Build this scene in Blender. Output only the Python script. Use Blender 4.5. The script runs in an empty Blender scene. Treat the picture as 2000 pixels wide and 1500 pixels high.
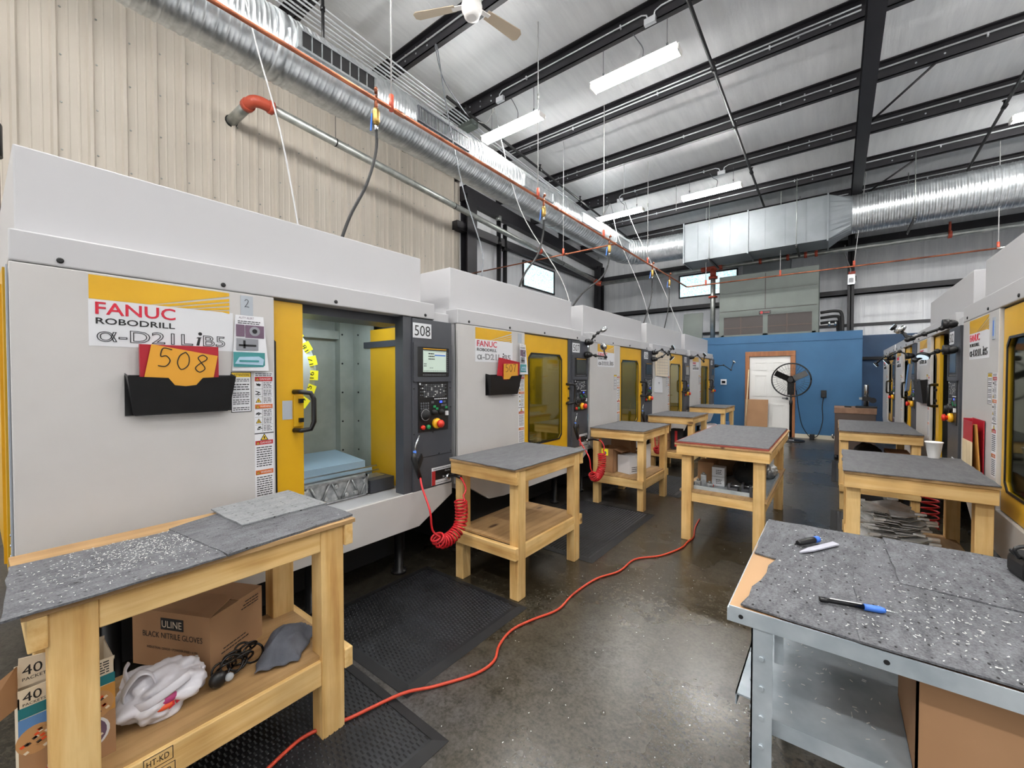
import bpy, bmesh, math, random
from mathutils import Vector, Matrix
RND = random.Random(11)
S = bpy.context.scene
COL = S.collection
PI = math.pi

# ---------------------------------------------------------------- camera
cd = bpy.data.cameras.new('camera'); cam = bpy.data.objects.new('camera', cd); COL.objects.link(cam)
cd.sensor_width = 36.0; cd.lens = 816.0 / 2000.0 * 36.0; cd.clip_start = .05; cd.clip_end = 100
cam.location = (0, 0, 1.54)
cam.rotation_euler = (PI / 2 - math.atan(15 / 816.0), 0, math.atan(630 / 816.0))
S.camera = cam
# ---------------------------------------------------------------- world, exposure
W = bpy.data.worlds.new('world'); S.world = W; W.use_nodes = True
bg = W.node_tree.nodes['Background']
bg.inputs[0].default_value = (1.0, .99, .975, 1); bg.inputs[1].default_value = .42
S.view_settings.view_transform = 'Standard'; S.view_settings.look = 'None'
S.view_settings.exposure = 1.42; S.view_settings.gamma = 1.0; S.view_settings.use_curve_mapping = False
S.cycles.use_denoising = True
LAMP = 64.0          # strength of the fluorescent tubes (built with their fixtures below)

# ---------------------------------------------------------------- materials
def lin(c):
    if isinstance(c, str):
        c = [int(c[i:i + 2], 16) / 255 for i in (1, 3, 5)]
        c = [x / 12.92 if x <= .04045 else ((x + .055) / 1.055) ** 2.4 for x in c]
    return (c[0], c[1], c[2], 1)
def D(c, k):                      # the same hue with its reflectance scaled by k
    c = lin(c); return (c[0] * k, c[1] * k, c[2] * k)
M = {}
def mat(name, col, rough=.5, metal=0.0, emit=0.0, spec=None, trans=0.0, alpha=1.0):
    m = bpy.data.materials.new(name); m.use_nodes = True
    b = m.node_tree.nodes['Principled BSDF']
    b.inputs['Base Color'].default_value = lin(col)
    b.inputs['Roughness'].default_value = rough; b.inputs['Metallic'].default_value = metal
    if spec is not None: b.inputs['Specular IOR Level'].default_value = spec
    if emit:
        b.inputs['Emission Color'].default_value = lin(col); b.inputs['Emission Strength'].default_value = emit
    if trans: b.inputs['Transmission Weight'].default_value = trans
    if alpha < 1: b.inputs['Alpha'].default_value = alpha
    M[name] = m
    return m
class NT:
    def __init__(s, m):
        s.t = m.node_tree; s.b = s.t.nodes['Principled BSDF']; s.tc = s.t.nodes.new('ShaderNodeTexCoord')
    def n(s, kind, **kw):
        x = s.t.nodes.new('ShaderNode' + kind)
        for k, v in kw.items():
            if k in x.inputs: x.inputs[k].default_value = v
            else: setattr(x, k, v)
        return x
    def l(s, a, b): s.t.links.new(a, b)
    def coords(s, scale=(1, 1, 1), space='Object', rnd=False):
        mp = s.n('Mapping'); mp.inputs['Scale'].default_value = scale
        s.l(s.tc.outputs[space], mp.inputs['Vector'])
        if rnd:
            oi = s.n('ObjectInfo'); mu = s.n('Math', operation='MULTIPLY'); mu.inputs[1].default_value = 37.0
            s.l(oi.outputs['Random'], mu.inputs[0]); s.l(mu.outputs[0], mp.inputs['Location'])
        return mp.outputs[0]
    def noise(s, vec, scale, detail=4, rough=.5):
        x = s.n('TexNoise'); x.inputs['Scale'].default_value = scale; x.inputs['Detail'].default_value = detail
        x.inputs['Roughness'].default_value = rough; s.l(vec, x.inputs['Vector']); return x.outputs['Fac']
    def ramp(s, fac, stops):
        r = s.n('ValToRGB'); e = r.color_ramp.elements
        while len(e) < len(stops): e.new(.5)
        for i, (p, c) in enumerate(stops): e[i].position = p; e[i].color = lin(c)
        s.l(fac, r.inputs[0]); return r.outputs[0]
    def bump(s, h, strength=.3, dist=.01):
        x = s.n('Bump'); x.inputs['Strength'].default_value = strength; x.inputs['Distance'].default_value = dist
        s.l(h, x.inputs['Height']); s.l(x.outputs[0], s.b.inputs['Normal'])
    def color(s, c): s.l(c, s.b.inputs['Base Color'])
    def rough(s, c): s.l(c, s.b.inputs['Roughness'])
def noisy(name, c1, c2, rough=.5, metal=0, scale=(1, 1, 1), ns=6, lo=.35, hi=.65, bump=0, bs=60, rnd=False, detail=4):
    m = mat(name, c1, rough, metal); t = NT(m)
    v = t.coords(scale, rnd=rnd); f = t.noise(v, ns, detail)
    t.color(t.ramp(f, [(lo, c1), (hi, c2)]))
    if bump: t.bump(t.noise(t.coords(), bs, 3), bump, .004)
    return m

noisy('white_paint', '#c2c0be', '#bdbbb9', .38, ns=3)
mat('white_trim', D('#c0c0c2', .93), .4)
mat('beige_paint', '#d8c9ae', .45)
noisy('yellow_paint', '#d8a81c', '#d0a018', .35, ns=4)
noisy('dark_grey', '#43454b', '#3e4046', .42, ns=5)
noisy('black_plastic', D('#141416', 0.60), D('#1b1b1d', 0.60), .4, ns=8)
mat('black_gloss', '#0c0c0e', .18)
mat('black_matt', '#101012', .7)
mat('key_grey', '#55575c', .5)
mat('paper', D('#e9eaee', .85), .6); mat('paper_grey', '#c9cac8', .6); mat('ink', '#17171a', .6)
mat('print_red', '#c8203a', .5); mat('label_red', '#b62a2c', .5); mat('label_orange', '#c8662a', .5); mat('label_yellow', '#e0bd34', .5)
mat('tape_grey', '#a9b0b8', .5); mat('teal', '#1c7078', .5); mat('cream', '#ddcfb8', .55)
mat('binder_red', '#a81c2c', .35); mat('card_orange', '#d79a2c', .6)
mat('screen', '#a9b8ad', .25, emit=.2); mat('screen_dark', '#3a4040', .15)
mat('led_blue', '#3048d8', .3, emit=.8); mat('knob_green', '#1f8a50', .4); mat('knob_red', '#d8321e', .35); mat('knob_yellow', '#efb020', .35)
noisy('interior_grey', '#a9aea4', '#9aa096', .45, ns=7)
mat('coolant_tray', '#a8c4d8', .25)
noisy('cast_metal', '#c9cbcb', '#9b9ea0', .4, metal=.6, ns=25, bump=.1)
mat('steel', '#b4b8ba', .3, metal=.9); mat('chrome', '#d5d8da', .15, metal=1)
mat('brass', '#a88a50', .35, metal=.9)
noisy('copper', '#a5664a', '#7c4836', .36, metal=.8, ns=5)
noisy('galvanised', '#d2d6d8', '#b4babd', .3, metal=.85, ns=9)
noisy('sheet_metal', (.20, .22, .235), (.17, .19, .205), .55, metal=.25, ns=3)
mat('chip_metal', '#f2f2f0', .4, metal=.35)
noisy('stamped_metal', (.85, .85, .85), (.6, .6, .58), .3, metal=.45, ns=14)
noisy('bench_steel', D('#b9c2c8', 1.10), D('#8e9aa2', 1.10), .42, metal=.35, ns=7, lo=.3, hi=.7, bump=.1)
noisy('pipe_steel', '#b7bab6', '#9a9e9a', .38, metal=.75, ns=7)
noisy('beam_black', D('#232126', 0.80), D('#1c1b20', 0.80), .5, ns=3)
mat('sprinkler_red', '#b04a34', .45)
mat('rubber_red', '#c01c24', .35); mat('cord_orange', D('#d8492c', 0.75), .45)
noisy('hvac_green', D('#76807a', 0.60), D('#707a74', 0.60), .5, ns=3)
mat('grille_dark', '#3a3432', .6)
noisy('blue_wall', D('#3f7fb2', 0.50), D('#3a78ab', 0.50), .6, ns=2)
noisy('navy_wall', D('#2f557c', 0.62), D('#2a4c70', 0.62), .6, ns=2)
mat('door_white', '#e3e3e0', .45); mat('base_cream', '#cfc8b4', .5)
noisy('door_wood', '#9a6238', '#80502c', .45, scale=(1, 1, .15), ns=20)
noisy('cardboard', D('#b98f68', 0.80), D('#b08660', 0.80), .8, ns=4, rnd=True); mat('cardboard_dark', D('#8c6a4c', 0.80), .85)
mat('plate_white', D('#eef0f4', .78), .5); mat('foam', '#f2f2f2', .7)
noisy('plastic_bag', D('#eceaf0', 0.85), D('#dedbe2', 0.85), .35, ns=5)
noisy('rag', D('#72757f', 0.70), D('#5f626c', 0.70), .95, ns=9, bump=.3, bs=200)
mat('conduit', '#d3d6da', .4, metal=.35); mat('cable_white', D('#d8d8d8', .6), .5); mat('cable_grey', '#62656a', .5)
mat('fan_white', '#eceae6', .35); mat('fan_blade', '#b3a48f', .6)
mat('bare_board', (.42, .25, .12), .6); mat('dark_brown', '#4e4038', .6); noisy('cab_top', '#8a6a54', '#7a5c48', .6, ns=12)
mat('tube_light', (1.0, .982, .96), .4, emit=LAMP); mat('work_lamp', '#e6f4ff', .4, emit=5.0)
mat('lens_lit', '#cfe4f0', .4, emit=.35)
mat('pen_blue', '#3f74d0', .35); mat('clear_plastic', '#cfd4d8', .15, alpha=.55); mat('blade_grey', '#b9bac4', .35)
mat('photo_purple', '#6b5468', .5); mat('photo_teal', '#3d8a8c', .5); mat('photo_grey', '#8b8d93', .5)
mat('oat_pic', '#b98c5c', .55); mat('heart_red', '#b8342c', .5); mat('oat_blue', '#5a86bc', .5)
mat('magenta', '#b03a72', .5); mat('orange_fruit', '#e0542a', .4)
mat('tan_board', '#c08a3e', .6)
mat('sticker_yellow', '#f2ea30', .45, emit=.12); mat('turret_white', '#dfe9e4', .4)  # small emission makes the yellow stickers glow, though they are no lamps
mat('wood_red_edge', '#8a3428', .55)

# window glass of the machine doors: a thin tinted sheet
m = mat('door_glass', '#9a9a70', .06)
t = NT(m); out = t.t.nodes['Material Output']
tr = t.n('BsdfTransparent'); tr.inputs[0].default_value = (.62, .64, .46, 1)
gl = t.n('BsdfGlossy'); gl.inputs['Roughness'].default_value = .04; gl.inputs[0].default_value = (.9, .92, .9, 1)
mx = t.n('MixShader'); mx.inputs[0].default_value = .16
t.l(tr.outputs[0], mx.inputs[1]); t.l(gl.outputs[0], mx.inputs[2]); t.l(mx.outputs[0], out.inputs[0])

# daylight behind frosted glass
m = mat('frosted_window', '#b9eef2', .3)
t = NT(m); f = t.noise(t.coords((1, 1, 1)), 26, 5, .7)
c = t.ramp(f, [(.35, '#8fd8e4'), (.62, '#ffffff')])
t.color(c); t.l(c, t.b.inputs['Emission Color']); t.b.inputs['Emission Strength'].default_value = .42

def wood(name, axis, c0='#e8c688', c1='#d9af6c', c2='#bd8c4c'):
    m = mat(name, c1, .6); t = NT(m)
    sc = [14, 14, 14]; sc['xyz'.index(axis)] = .9
    v = t.coords(sc, rnd=True)
    f = t.noise(v, 1.6, 6, .6)
    c = t.ramp(f, [(.25, c2), (.42, c1), (.6, c0), (.8, c1)])
    k = t.n('TexVoronoi'); k.inputs['Scale'].default_value = .42
    ks = [12, 12, 12]; ks['xyz'.index(axis)] = 4.2
    t.l(t.coords(ks, rnd=True), k.inputs['Vector'])
    kr = t.ramp(k.outputs['Distance'], [(.06, '#5a3418'), (.13, '#ffffff')])
    mu = t.n('MixRGB', blend_type='MULTIPLY'); mu.inputs[0].default_value = .85
    t.l(c, mu.inputs[1]); t.l(kr, mu.inputs[2])
    n2 = t.noise(t.coords((1, 1, 1), rnd=True), 4, 3)
    d = t.ramp(n2, [(.3, '#c8c0b4'), (.6, '#ffffff')])
    m2 = t.n('MixRGB', blend_type='MULTIPLY'); m2.inputs[0].default_value = .6
    t.l(mu.outputs[0], m2.inputs[1]); t.l(d, m2.inputs[2])
    t.color(m2.outputs[0]); t.bump(f, .12, .003)
for ax in 'xyz': wood('wood_' + ax, ax)
wood('ply', 'y', (.46, .29, .13), (.36, .215, .09), (.26, .15, .065))
wood('broom_wood', 'z', '#e8d6b4', '#dcc8a0', '#d0b888')

def felt(name, c1, c2, pits):
    m = mat(name, c1, .95); t = NT(m)
    v = t.coords((1, 1, 1), rnd=True)
    f = t.noise(t.coords((1, .35, 1), rnd=True), 30, 6, .75); g = t.noise(v, 190, 3, .6)
    a = t.n('MixRGB'); a.inputs[0].default_value = .45
    t.l(f, a.inputs[1]); t.l(g, a.inputs[2])
    c = t.ramp(a.outputs[0], [(.36, c1), (.62, c2)])
    if pits:
        k = t.n('TexVoronoi'); k.inputs['Scale'].default_value = 34.0; k.inputs['Randomness'].default_value = .3
        t.l(t.coords((1, .55, 1)), k.inputs['Vector'])
        kr = t.ramp(k.outputs['Distance'], [(.07, '#202022'), (.13, '#ffffff')])
        mu = t.n('MixRGB', blend_type='MULTIPLY'); mu.inputs[0].default_value = 1
        t.l(c, mu.inputs[1]); t.l(kr, mu.inputs[2]); c = mu.outputs[0]
    t.color(c); t.bump(a.outputs[0], .5, .004)
felt('felt', D('#45464b', 0.58), D('#8e9095', 0.58), True)
felt('felt_light', D('#7d8084', 0.72), D('#a3a5a8', 0.72), True)
felt('felt_plain', D('#6c6d71', 0.48), D('#8f9093', 0.52), False)

# polished stained concrete
m = mat('concrete', '#4c4740', .3); t = NT(m)
v = t.coords((1, 1, 1)); f = t.noise(v, .55, 5, .6); g = t.noise(t.coords((1, 1, 1)), 16, 8, .75); g2 = t.noise(v, 60, 4, .7)
a = t.n('MixRGB'); a.inputs[0].default_value = .5; t.l(g, a.inputs[1]); t.l(g2, a.inputs[2])
base = t.ramp(f, [(.36, D('#5c5240', 0.48)), (.52, D('#6a655a', 0.50)), (.64, D('#77767a', 0.54))])
mot = t.ramp(a.outputs[0], [(.40, '#6e675a'), (.5, '#cfccc5'), (.60, '#ffffff')])
mu = t.n('MixRGB', blend_type='MULTIPLY'); mu.inputs[0].default_value = 1; t.l(base, mu.inputs[1]); t.l(mot, mu.inputs[2])
sp_ = t.n('TexVoronoi'); sp_.inputs['Scale'].default_value = 9.0; t.l(v, sp_.inputs['Vector'])
spots = t.ramp(sp_.outputs['Distance'], [(.035, '#4a4238'), (.07, '#ffffff')])
m2 = t.n('MixRGB', blend_type='MULTIPLY'); m2.inputs[0].default_value = .7; t.l(mu.outputs[0], m2.inputs[1]); t.l(spots, m2.inputs[2])
t.color(m2.outputs[0])
t.rough(t.ramp(f, [(.36, (.22, .22, .22)), (.62, (.35, .35, .35))]))
t.bump(a.outputs[0], .10, .004)

# rubber mat with rows of raised pads (real relief is added on the mats themselves)
m = mat('rubber_mat', '#232427', .5); t = NT(m)
f = t.noise(t.coords(), 5, 6, .7); t.color(t.ramp(f, [(.35, D('#1f2023', .5)), (.7, D('#34363a', .55))]))

# vinyl faced insulation (ceiling and upper walls): soft wrinkles
for nm, sc, c1, c2 in (('insul_roof', (5.5, .5, 1), '#eceeef', '#dfe1e3'), ('insul_wall', (1, 5.5, .4), '#e2e4e6', '#d4d6d9'), ('insul_back', (5.5, 1, .4), '#dcdee0', '#c8cace')):
    m = mat(nm, c1, .42); t = NT(m); v = t.coords(sc)
    f = t.noise(v, 1.6, 7, .66); t.color(t.ramp(f, [(.3, c2), (.65, c1)])); t.bump(f, .35, .06)
noisy('liner_beige', D('#d9d0c2', 0.84), D('#d0c7b9', 0.84), .5, scale=(1, 1, .2), ns=1.5)

# ---------------------------------------------------------------- mesh builder
TXT = {}
def text_mesh(s, outline=0.0):
    k = (s, outline)
    if k in TXT: return TXT[k]
    cu = bpy.data.curves.new('t', 'FONT'); cu.body = s; cu.size = 1; cu.resolution_u = 3
    if outline: cu.fill_mode = 'NONE'; cu.bevel_depth = outline; cu.bevel_resolution = 0
    ob = bpy.data.objects.new('t', cu); COL.objects.link(ob)
    dg = bpy.context.evaluated_depsgraph_get(); dg.update()
    me = bpy.data.meshes.new_from_object(ob.evaluated_get(dg))
    vs = [v.co.copy() for v in me.vertices]; fs = [tuple(p.vertices) for p in me.polygons]
    bpy.data.objects.remove(ob); bpy.data.curves.remove(cu); bpy.data.meshes.remove(me)
    xs = [v.x for v in vs] or [0, 1]; ys = [v.y for v in vs] or [0, 1]
    TXT[k] = (vs, fs, min(xs), max(xs), min(ys), max(ys))
    return TXT[k]

def smooth_path(pts, n=6):
    P = [Vector(p) for p in pts]
    if len(P) < 3: return P
    out = []
    for i in range(len(P) - 1):
        p0 = P[max(i - 1, 0)]; p1 = P[i]; p2 = P[i + 1]; p3 = P[min(i + 2, len(P) - 1)]
        for k in range(n):
            t = k / n
            out.append(.5 * ((2 * p1) + (p2 - p0) * t + (2 * p0 - 5 * p1 + 4 * p2 - p3) * t * t + (3 * p1 - p0 - 3 * p2 + p3) * t ** 3))
    out.append(P[-1]); return out

class MB:
    def __init__(s, m=None): s.v = []; s.f = []; s.k = []; s.sm = []; s.m = m
    def add(s, vs, fs, m=None, smooth=False):
        o = len(s.v); s.v += [Vector(v) for v in vs]
        for f in fs: s.f.append([i + o for i in f]); s.k.append(m or s.m); s.sm.append(smooth)
        return s
    def box(s, x0, x1, y0, y1, z0, z1, m=None):
        v = [(x, y, z) for x in (x0, x1) for y in (y0, y1) for z in (z0, z1)]
        return s.add(v, [(0, 1, 3, 2), (4, 6, 7, 5), (0, 4, 5, 1), (2, 3, 7, 6), (0, 2, 6, 4), (1, 5, 7, 3)], m)
    def obox(s, c, ex, ey, ez, m=None):
        c = Vector(c); ex = Vector(ex); ey = Vector(ey); ez = Vector(ez)
        v = [c + ex * a + ey * b + ez * d for a in (-1, 1) for b in (-1, 1) for d in (-1, 1)]
        return s.add(v, [(0, 1, 3, 2), (4, 6, 7, 5), (0, 4, 5, 1), (2, 3, 7, 6), (0, 2, 6, 4), (1, 5, 7, 3)], m)
    def prism(s, poly, axis, a0, a1, m=None):
        n = len(poly)
        def p(q, a): return {'x': (a, q[0], q[1]), 'y': (q[0], a, q[1]), 'z': (q[0], q[1], a)}[axis]
        v = [p(q, a0) for q in poly] + [p(q, a1) for q in poly]
        f = [tuple(range(n)), tuple(range(2 * n - 1, n - 1, -1))] + [(i, (i + 1) % n, n + (i + 1) % n, n + i) for i in range(n)]
        return s.add(v, f, m)
    def strip(s, poly, axis, a0, a1, m=None):       # open profile swept along an axis
        n = len(poly)
        def p(q, a): return {'x': (a, q[0], q[1]), 'y': (q[0], a, q[1]), 'z': (q[0], q[1], a)}[axis]
        return s.add([p(q, a0) for q in poly] + [p(q, a1) for q in poly], [(i, i + 1, n + i + 1, n + i) for i in range(n - 1)], m)
    def frame(s, outer, inner, axis, a0, a1, m=None):   # plate with a hole; both outlines have the same count
        n = len(outer)
        def p(q, a): return {'x': (a, q[0], q[1]), 'y': (q[0], a, q[1]), 'z': (q[0], q[1], a)}[axis]
        v = [p(q, a0) for q in outer] + [p(q, a0) for q in inner] + [p(q, a1) for q in outer] + [p(q, a1) for q in inner]
        f = []
        for i in range(n):
            j = (i + 1) % n
            f += [(i, j, n + j, n + i), (2 * n + i, 3 * n + i, 3 * n + j, 2 * n + j), (i, 2 * n + i, 2 * n + j, j), (n + i, n + j, 3 * n + j, 3 * n + i)]
        return s.add(v, f, m)
    def rings(s, cs, rs, n=12, m=None, cap=True, flat=None):
        cs = [Vector(c) for c in cs]; N = len(cs)
        up = None; vs = []
        for i, c in enumerate(cs):
            d = (cs[min(i + 1, N - 1)] - cs[max(i - 1, 0)])
            if d.length < 1e-9: d = Vector((0, 0, 1))
            d.normalize()
            if up is None:
                up = Vector((0, 0, 1)) if abs(d.z) < .9 else Vector((1, 0, 0))
            a = up - d * up.dot(d)
            if a.length < 1e-4: a = d.orthogonal()
            a.normalize(); up = a; b = d.cross(a)
            r = rs[i] if isinstance(rs, (list, tuple)) else rs
            for k in range(n):
                t = 2 * PI * k / n
                vs.append(c + (a * math.cos(t) + b * math.sin(t) * (flat or 1)) * r)
        fs = [(i * n + k, i * n + (k + 1) % n, (i + 1) * n + (k + 1) % n, (i + 1) * n + k) for i in range(N - 1) for k in range(n)]
        s.add(vs, fs, m, True)
        if cap and n > 2:
            s.f.append([len(s.v) - len(vs) + k for k in range(n)]); s.k.append(m or s.m); s.sm.append(False)
            s.f.append([len(s.v) - n + k for k in range(n)]); s.k.append(m or s.m); s.sm.append(False)
        return s
    def tube(s, pts, r, n=8, m=None, smooth=0):
        return s.rings(smooth_path(pts, smooth) if smooth else pts, r, n, m)
    def lathe(s, c, axis, prof, n=20, m=None):       # prof: (distance along axis, radius)
        c = Vector(c); a = Vector(axis).normalized()
        u = a.orthogonal().normalized(); w = a.cross(u); vs = []
        for d, r in prof:
            for k in range(n):
                t = 2 * PI * k / n; vs.append(c + a * d + (u * math.cos(t) + w * math.sin(t)) * max(r, 1e-5))
        N = len(prof)
        s.add(vs, [(i * n + k, i * n + (k + 1) % n, (i + 1) * n + (k + 1) % n, (i + 1) * n + k) for i in range(N - 1) for k in range(n)], m, True)
        for o in (0, (N - 1) * n):
            s.f.append([len(s.v) - len(vs) + o + k for k in range(n)]); s.k.append(m or s.m); s.sm.append(False)
        return s
    def ico(s, c, r, m=None, sub=2):
        bm = bmesh.new(); bmesh.ops.create_icosphere(bm, subdivisions=sub, radius=1)
        bm.verts.ensure_lookup_table(); r = Vector(r) if not isinstance(r, (int, float)) else Vector((r, r, r)); c = Vector(c)
        vs = [c + Vector((v.co.x * r.x, v.co.y * r.y, v.co.z * r.z)) for v in bm.verts]
        fs = [[v.index for v in f.verts] for f in bm.faces]; bm.free()
        return s.add(vs, fs, m, True)
    def text(s, body, o, right, up, h=None, w=None, m=None, outline=0.0, center=False):
        vs, fs, x0, x1, y0, y1 = text_mesh(body, outline)
        o = Vector(o); right = Vector(right).normalized(); up = Vector(up).normalized(); nn = right.cross(up)
        sy = h / .70 if h else w / (x1 - x0); sx = (w / (x1 - x0)) if w else sy
        cx = (x0 + x1) / 2 if center else x0
        return s.add([o + right * ((v.x - cx) * sx) + up * (v.y * sy) + nn * (v.z * sx) for v in vs], fs, m)
    def build(s, name, parent=None, loc=None, bevel=0.0, fix=True):
        me = bpy.data.meshes.new(name)
        L = Vector(loc) if loc is not None else Vector((0, 0, 0))
        me.from_pydata([v - L for v in s.v], [], s.f)
        names = []
        for k in s.k:
            if k not in names: names.append(k)
        for k in names: me.materials.append(M[k])
        idx = {k: i for i, k in enumerate(names)}
        me.polygons.foreach_set('material_index', [idx[k] for k in s.k])
        me.polygons.foreach_set('use_smooth', s.sm)
        if fix:
            bm = bmesh.new(); bm.from_mesh(me); bmesh.ops.recalc_face_normals(bm, faces=bm.faces); bm.to_mesh(me); bm.free()
        me.update()
        o = bpy.data.objects.new(name, me); COL.objects.link(o)
        if parent is not None: o.parent = parent
        else: o.location = L
        if bevel:
            b = o.modifiers.new('bevel', 'BEVEL'); b.width = bevel; b.segments = 2; b.limit_method = 'ANGLE'; b.angle_limit = .7
        return o
    def rel(s, root):                                 # world coordinates -> coordinates of a root Empty
        mi = (Matrix.Translation(root.location) @ root.rotation_euler.to_matrix().to_4x4()).inverted()
        s.v = [mi @ v for v in s.v]; return s

def tag(o, label, cat, group=None, kind=None):
    o['label'] = label; o['category'] = cat
    if group: o['group'] = group
    if kind: o['kind'] = kind
    return o
def thing(name, label, cat, loc=(0, 0, 0), rz=0, group=None):
    o = bpy.data.objects.new(name, None); COL.objects.link(o); o.empty_display_size = .1
    o.location = loc; o.rotation_euler = (0, 0, rz)
    return tag(o, label, cat, group)
def struct(name, mb, label=None, **kw):
    o = mb.build(name, **kw); o['kind'] = 'structure'
    if label: o['label'] = label
    return o
def kids(o): return [c for c in bpy.data.objects if c.parent == o]
def copy_thing(o, loc, rz=None, label=None, group=None):
    c = o.copy(); COL.objects.link(c); c.location = loc
    if rz is not None: c.rotation_euler = (0, 0, rz)
    if label: c['label'] = label
    if group: c['group'] = group
    def rec(src, dst):
        for ch in kids(src):
            d = ch.copy(); COL.objects.link(d); d.parent = dst; rec(ch, d)
    rec(o, c)
    return c

exec_parts = None

# ================================================================ SETTING
BACK = 14.7
def roof_z(y): return 6.46 - .0417 * y               # underside of the roof beams
struct('floor', MB('concrete').box(-7.4, 6, -4, 15, -.06, 0), 'dark polished concrete shop floor with stains')
struct('ceiling', MB('insul_roof').prism([(-4, roof_z(-4) + .24), (15, roof_z(15) + .24), (15, roof_z(15) + .34), (-4, roof_z(-4) + .34)], 'x', -7.4, 6),
       'sloping roof lined with wrinkled white vinyl insulation')
prof = []; y = .338 - .305 * 14
while y < 7.15:
    prof += [(-7.2, y - .04), (-7.165, y - .02), (-7.165, y + .012), (-7.2, y + .03)]
    for q in (.11, .20): prof += [(-7.2, y + q - .014), (-7.195, y + q - .006), (-7.195, y + q + .006), (-7.2, y + q + .014)]
    y += .305
prof.append((-7.2, 7.22))
wl = struct('wall_left', MB('liner_beige').strip(prof, 'z', 0, roof_z(7) + .25), 'ribbed beige steel liner wall behind the machines')
sc = MB('pipe_steel')
for i in range(1, 20):
    yy = .338 + .305 * i + .05
    for zz in (3.05, 3.6, 4.15, 4.7, 5.25, 5.8):
        sc.lathe((-7.2, yy, zz + .05 * (i % 3)), (1, 0, 0), [(0, .011), (.006, .011), (.012, .006)], 6)
sc.build('screw_heads', wl)
struct('wall_left_far', MB('insul_wall').box(-7.35, -7.2, 7.22, 15, 0, roof_z(8) + .2), 'white insulated wall past the ribbed liner')
wb = struct('wall_back', MB('insul_back').box(-7.4, 6, BACK, BACK + .15, 0, 6.1), 'white insulated end wall above the blue rooms')
struct('trim_1', MB('navy_wall').box(.5, 6, BACK - .06, BACK - .005, 0, 2.64), 'dark blue lower part of the end wall')
sm = MB('insul_wall')
for xx in (-6.2, -5.0, -1.2, .62, 1.75, 2.9): sm.box(xx, xx + .035, BACK - .012, BACK, 2.66, 5.5)
sm.build('insulation_seam', wb)
struct('wall_right', MB('insul_wall').box(6, 6.15, -4, 15, 0, 6.9), 'white insulated wall on the right side of the hall')
# windows
def window(n, box, axis, label):
    x0, x1, y0, y1, z0, z1 = box
    if axis == 'x':
        o = [(y0, z0), (y1, z0), (y1, z1), (y0, z1)]; i = [(y0 + .04, z0 + .04), (y1 - .04, z0 + .04), (y1 - .04, z1 - .04), (y0 + .04, z1 - .04)]
        f = MB('beam_black').frame(o, i, 'x', x0, x1); p = MB('frosted_window').box(x0 + .005, x0 + .015, y0 + .03, y1 - .03, z0 + .03, z1 - .03)
    else:
        o = [(x0, z0), (x1, z0), (x1, z1), (x0, z1)]; i = [(x0 + .04, z0 + .04), (x1 - .04, z0 + .04), (x1 - .04, z1 - .04), (x0 + .04, z1 - .04)]
        f = MB('beam_black').frame(o, i, 'y', y0, y1); p = MB('frosted_window').box(x0 + .03, x1 - .03, y1 - .015, y1 - .005, z0 + .03, z1 - .03)
    w = struct(n, f, label); p.build('pane', w)
window('window_1', (-7.195, -7.15, 9.8, 11.52, 4.15, 4.91), 'x', 'frosted bright window high in the left wall')
window('window_2', (-4.2, -2.42, BACK - .05, BACK - .005, 4.16, 4.92), 'y', 'frosted bright window high in the end wall')

# blue office enclosure with door
OF = 12.7
struct('wall_office', MB('blue_wall').box(-4.6, -1.80, OF, OF + .12, 0, 2.6).box(-.89, .506, OF, OF + .12, 0, 2.6).box(-1.80, -.89, OF, OF + .12, 2.06, 2.6)
       .box(.39, .506, OF + .12, BACK - .07, 0, 2.6).box(-4.6, .506, OF - .012, OF, 2.42, 2.45), 'bright blue front wall of the office enclosure')
struct('trim_2', MB('blue_wall').box(-4.6, .506, OF, BACK - .07, 2.6, 2.62), 'flat roof of the blue enclosure')
struct('baseboard_office', MB('base_cream').box(-.78, .5, OF - .015, OF, 0, .1), 'cream baseboard along the blue wall')
dr = struct('door_1', MB('door_white').box(-1.80, -.89, OF + .02, OF + .06, .01, 2.06), 'white six panel door in a stained wood frame')
pn = MB('door_white')
for (a, b) in ((-1.70, -1.40), (-1.29, -.99)):
    for (c, d) in ((.22, .82), (1.02, 1.58), (1.70, 1.92)):
        o = [(a, c), (b, c), (b, d), (a, d)]; i = [(a + .03, c + .03), (b - .03, c + .03), (b - .03, d - .03), (a + .03, d - .03)]
        pn.frame(o, i, 'y', OF + .008, OF + .02)
        pn.box(a + .05, b - .05, OF + .012, OF + .02, c + .05, d - .05)
pn.build('door_panels', dr)
MB('door_wood').box(-1.90, -1.80, OF - .03, OF + .05, 0, 2.06).box(-.89, -.78, OF - .03, OF + .05, 0, 2.06).box(-1.90, -.78, OF - .03, OF + .05, 2.06, 2.19).build('door_frame', dr, bevel=.008)
MB('dark_grey').lathe((-.96, OF + .02, .98), (0, -1, 0), [(0, .03), (.02, .03), (.03, .012), (.05, .012)], 10).box(-1.06, -.95, OF - .045, OF - .03, .97, .995).build('door_handle', dr)

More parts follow.
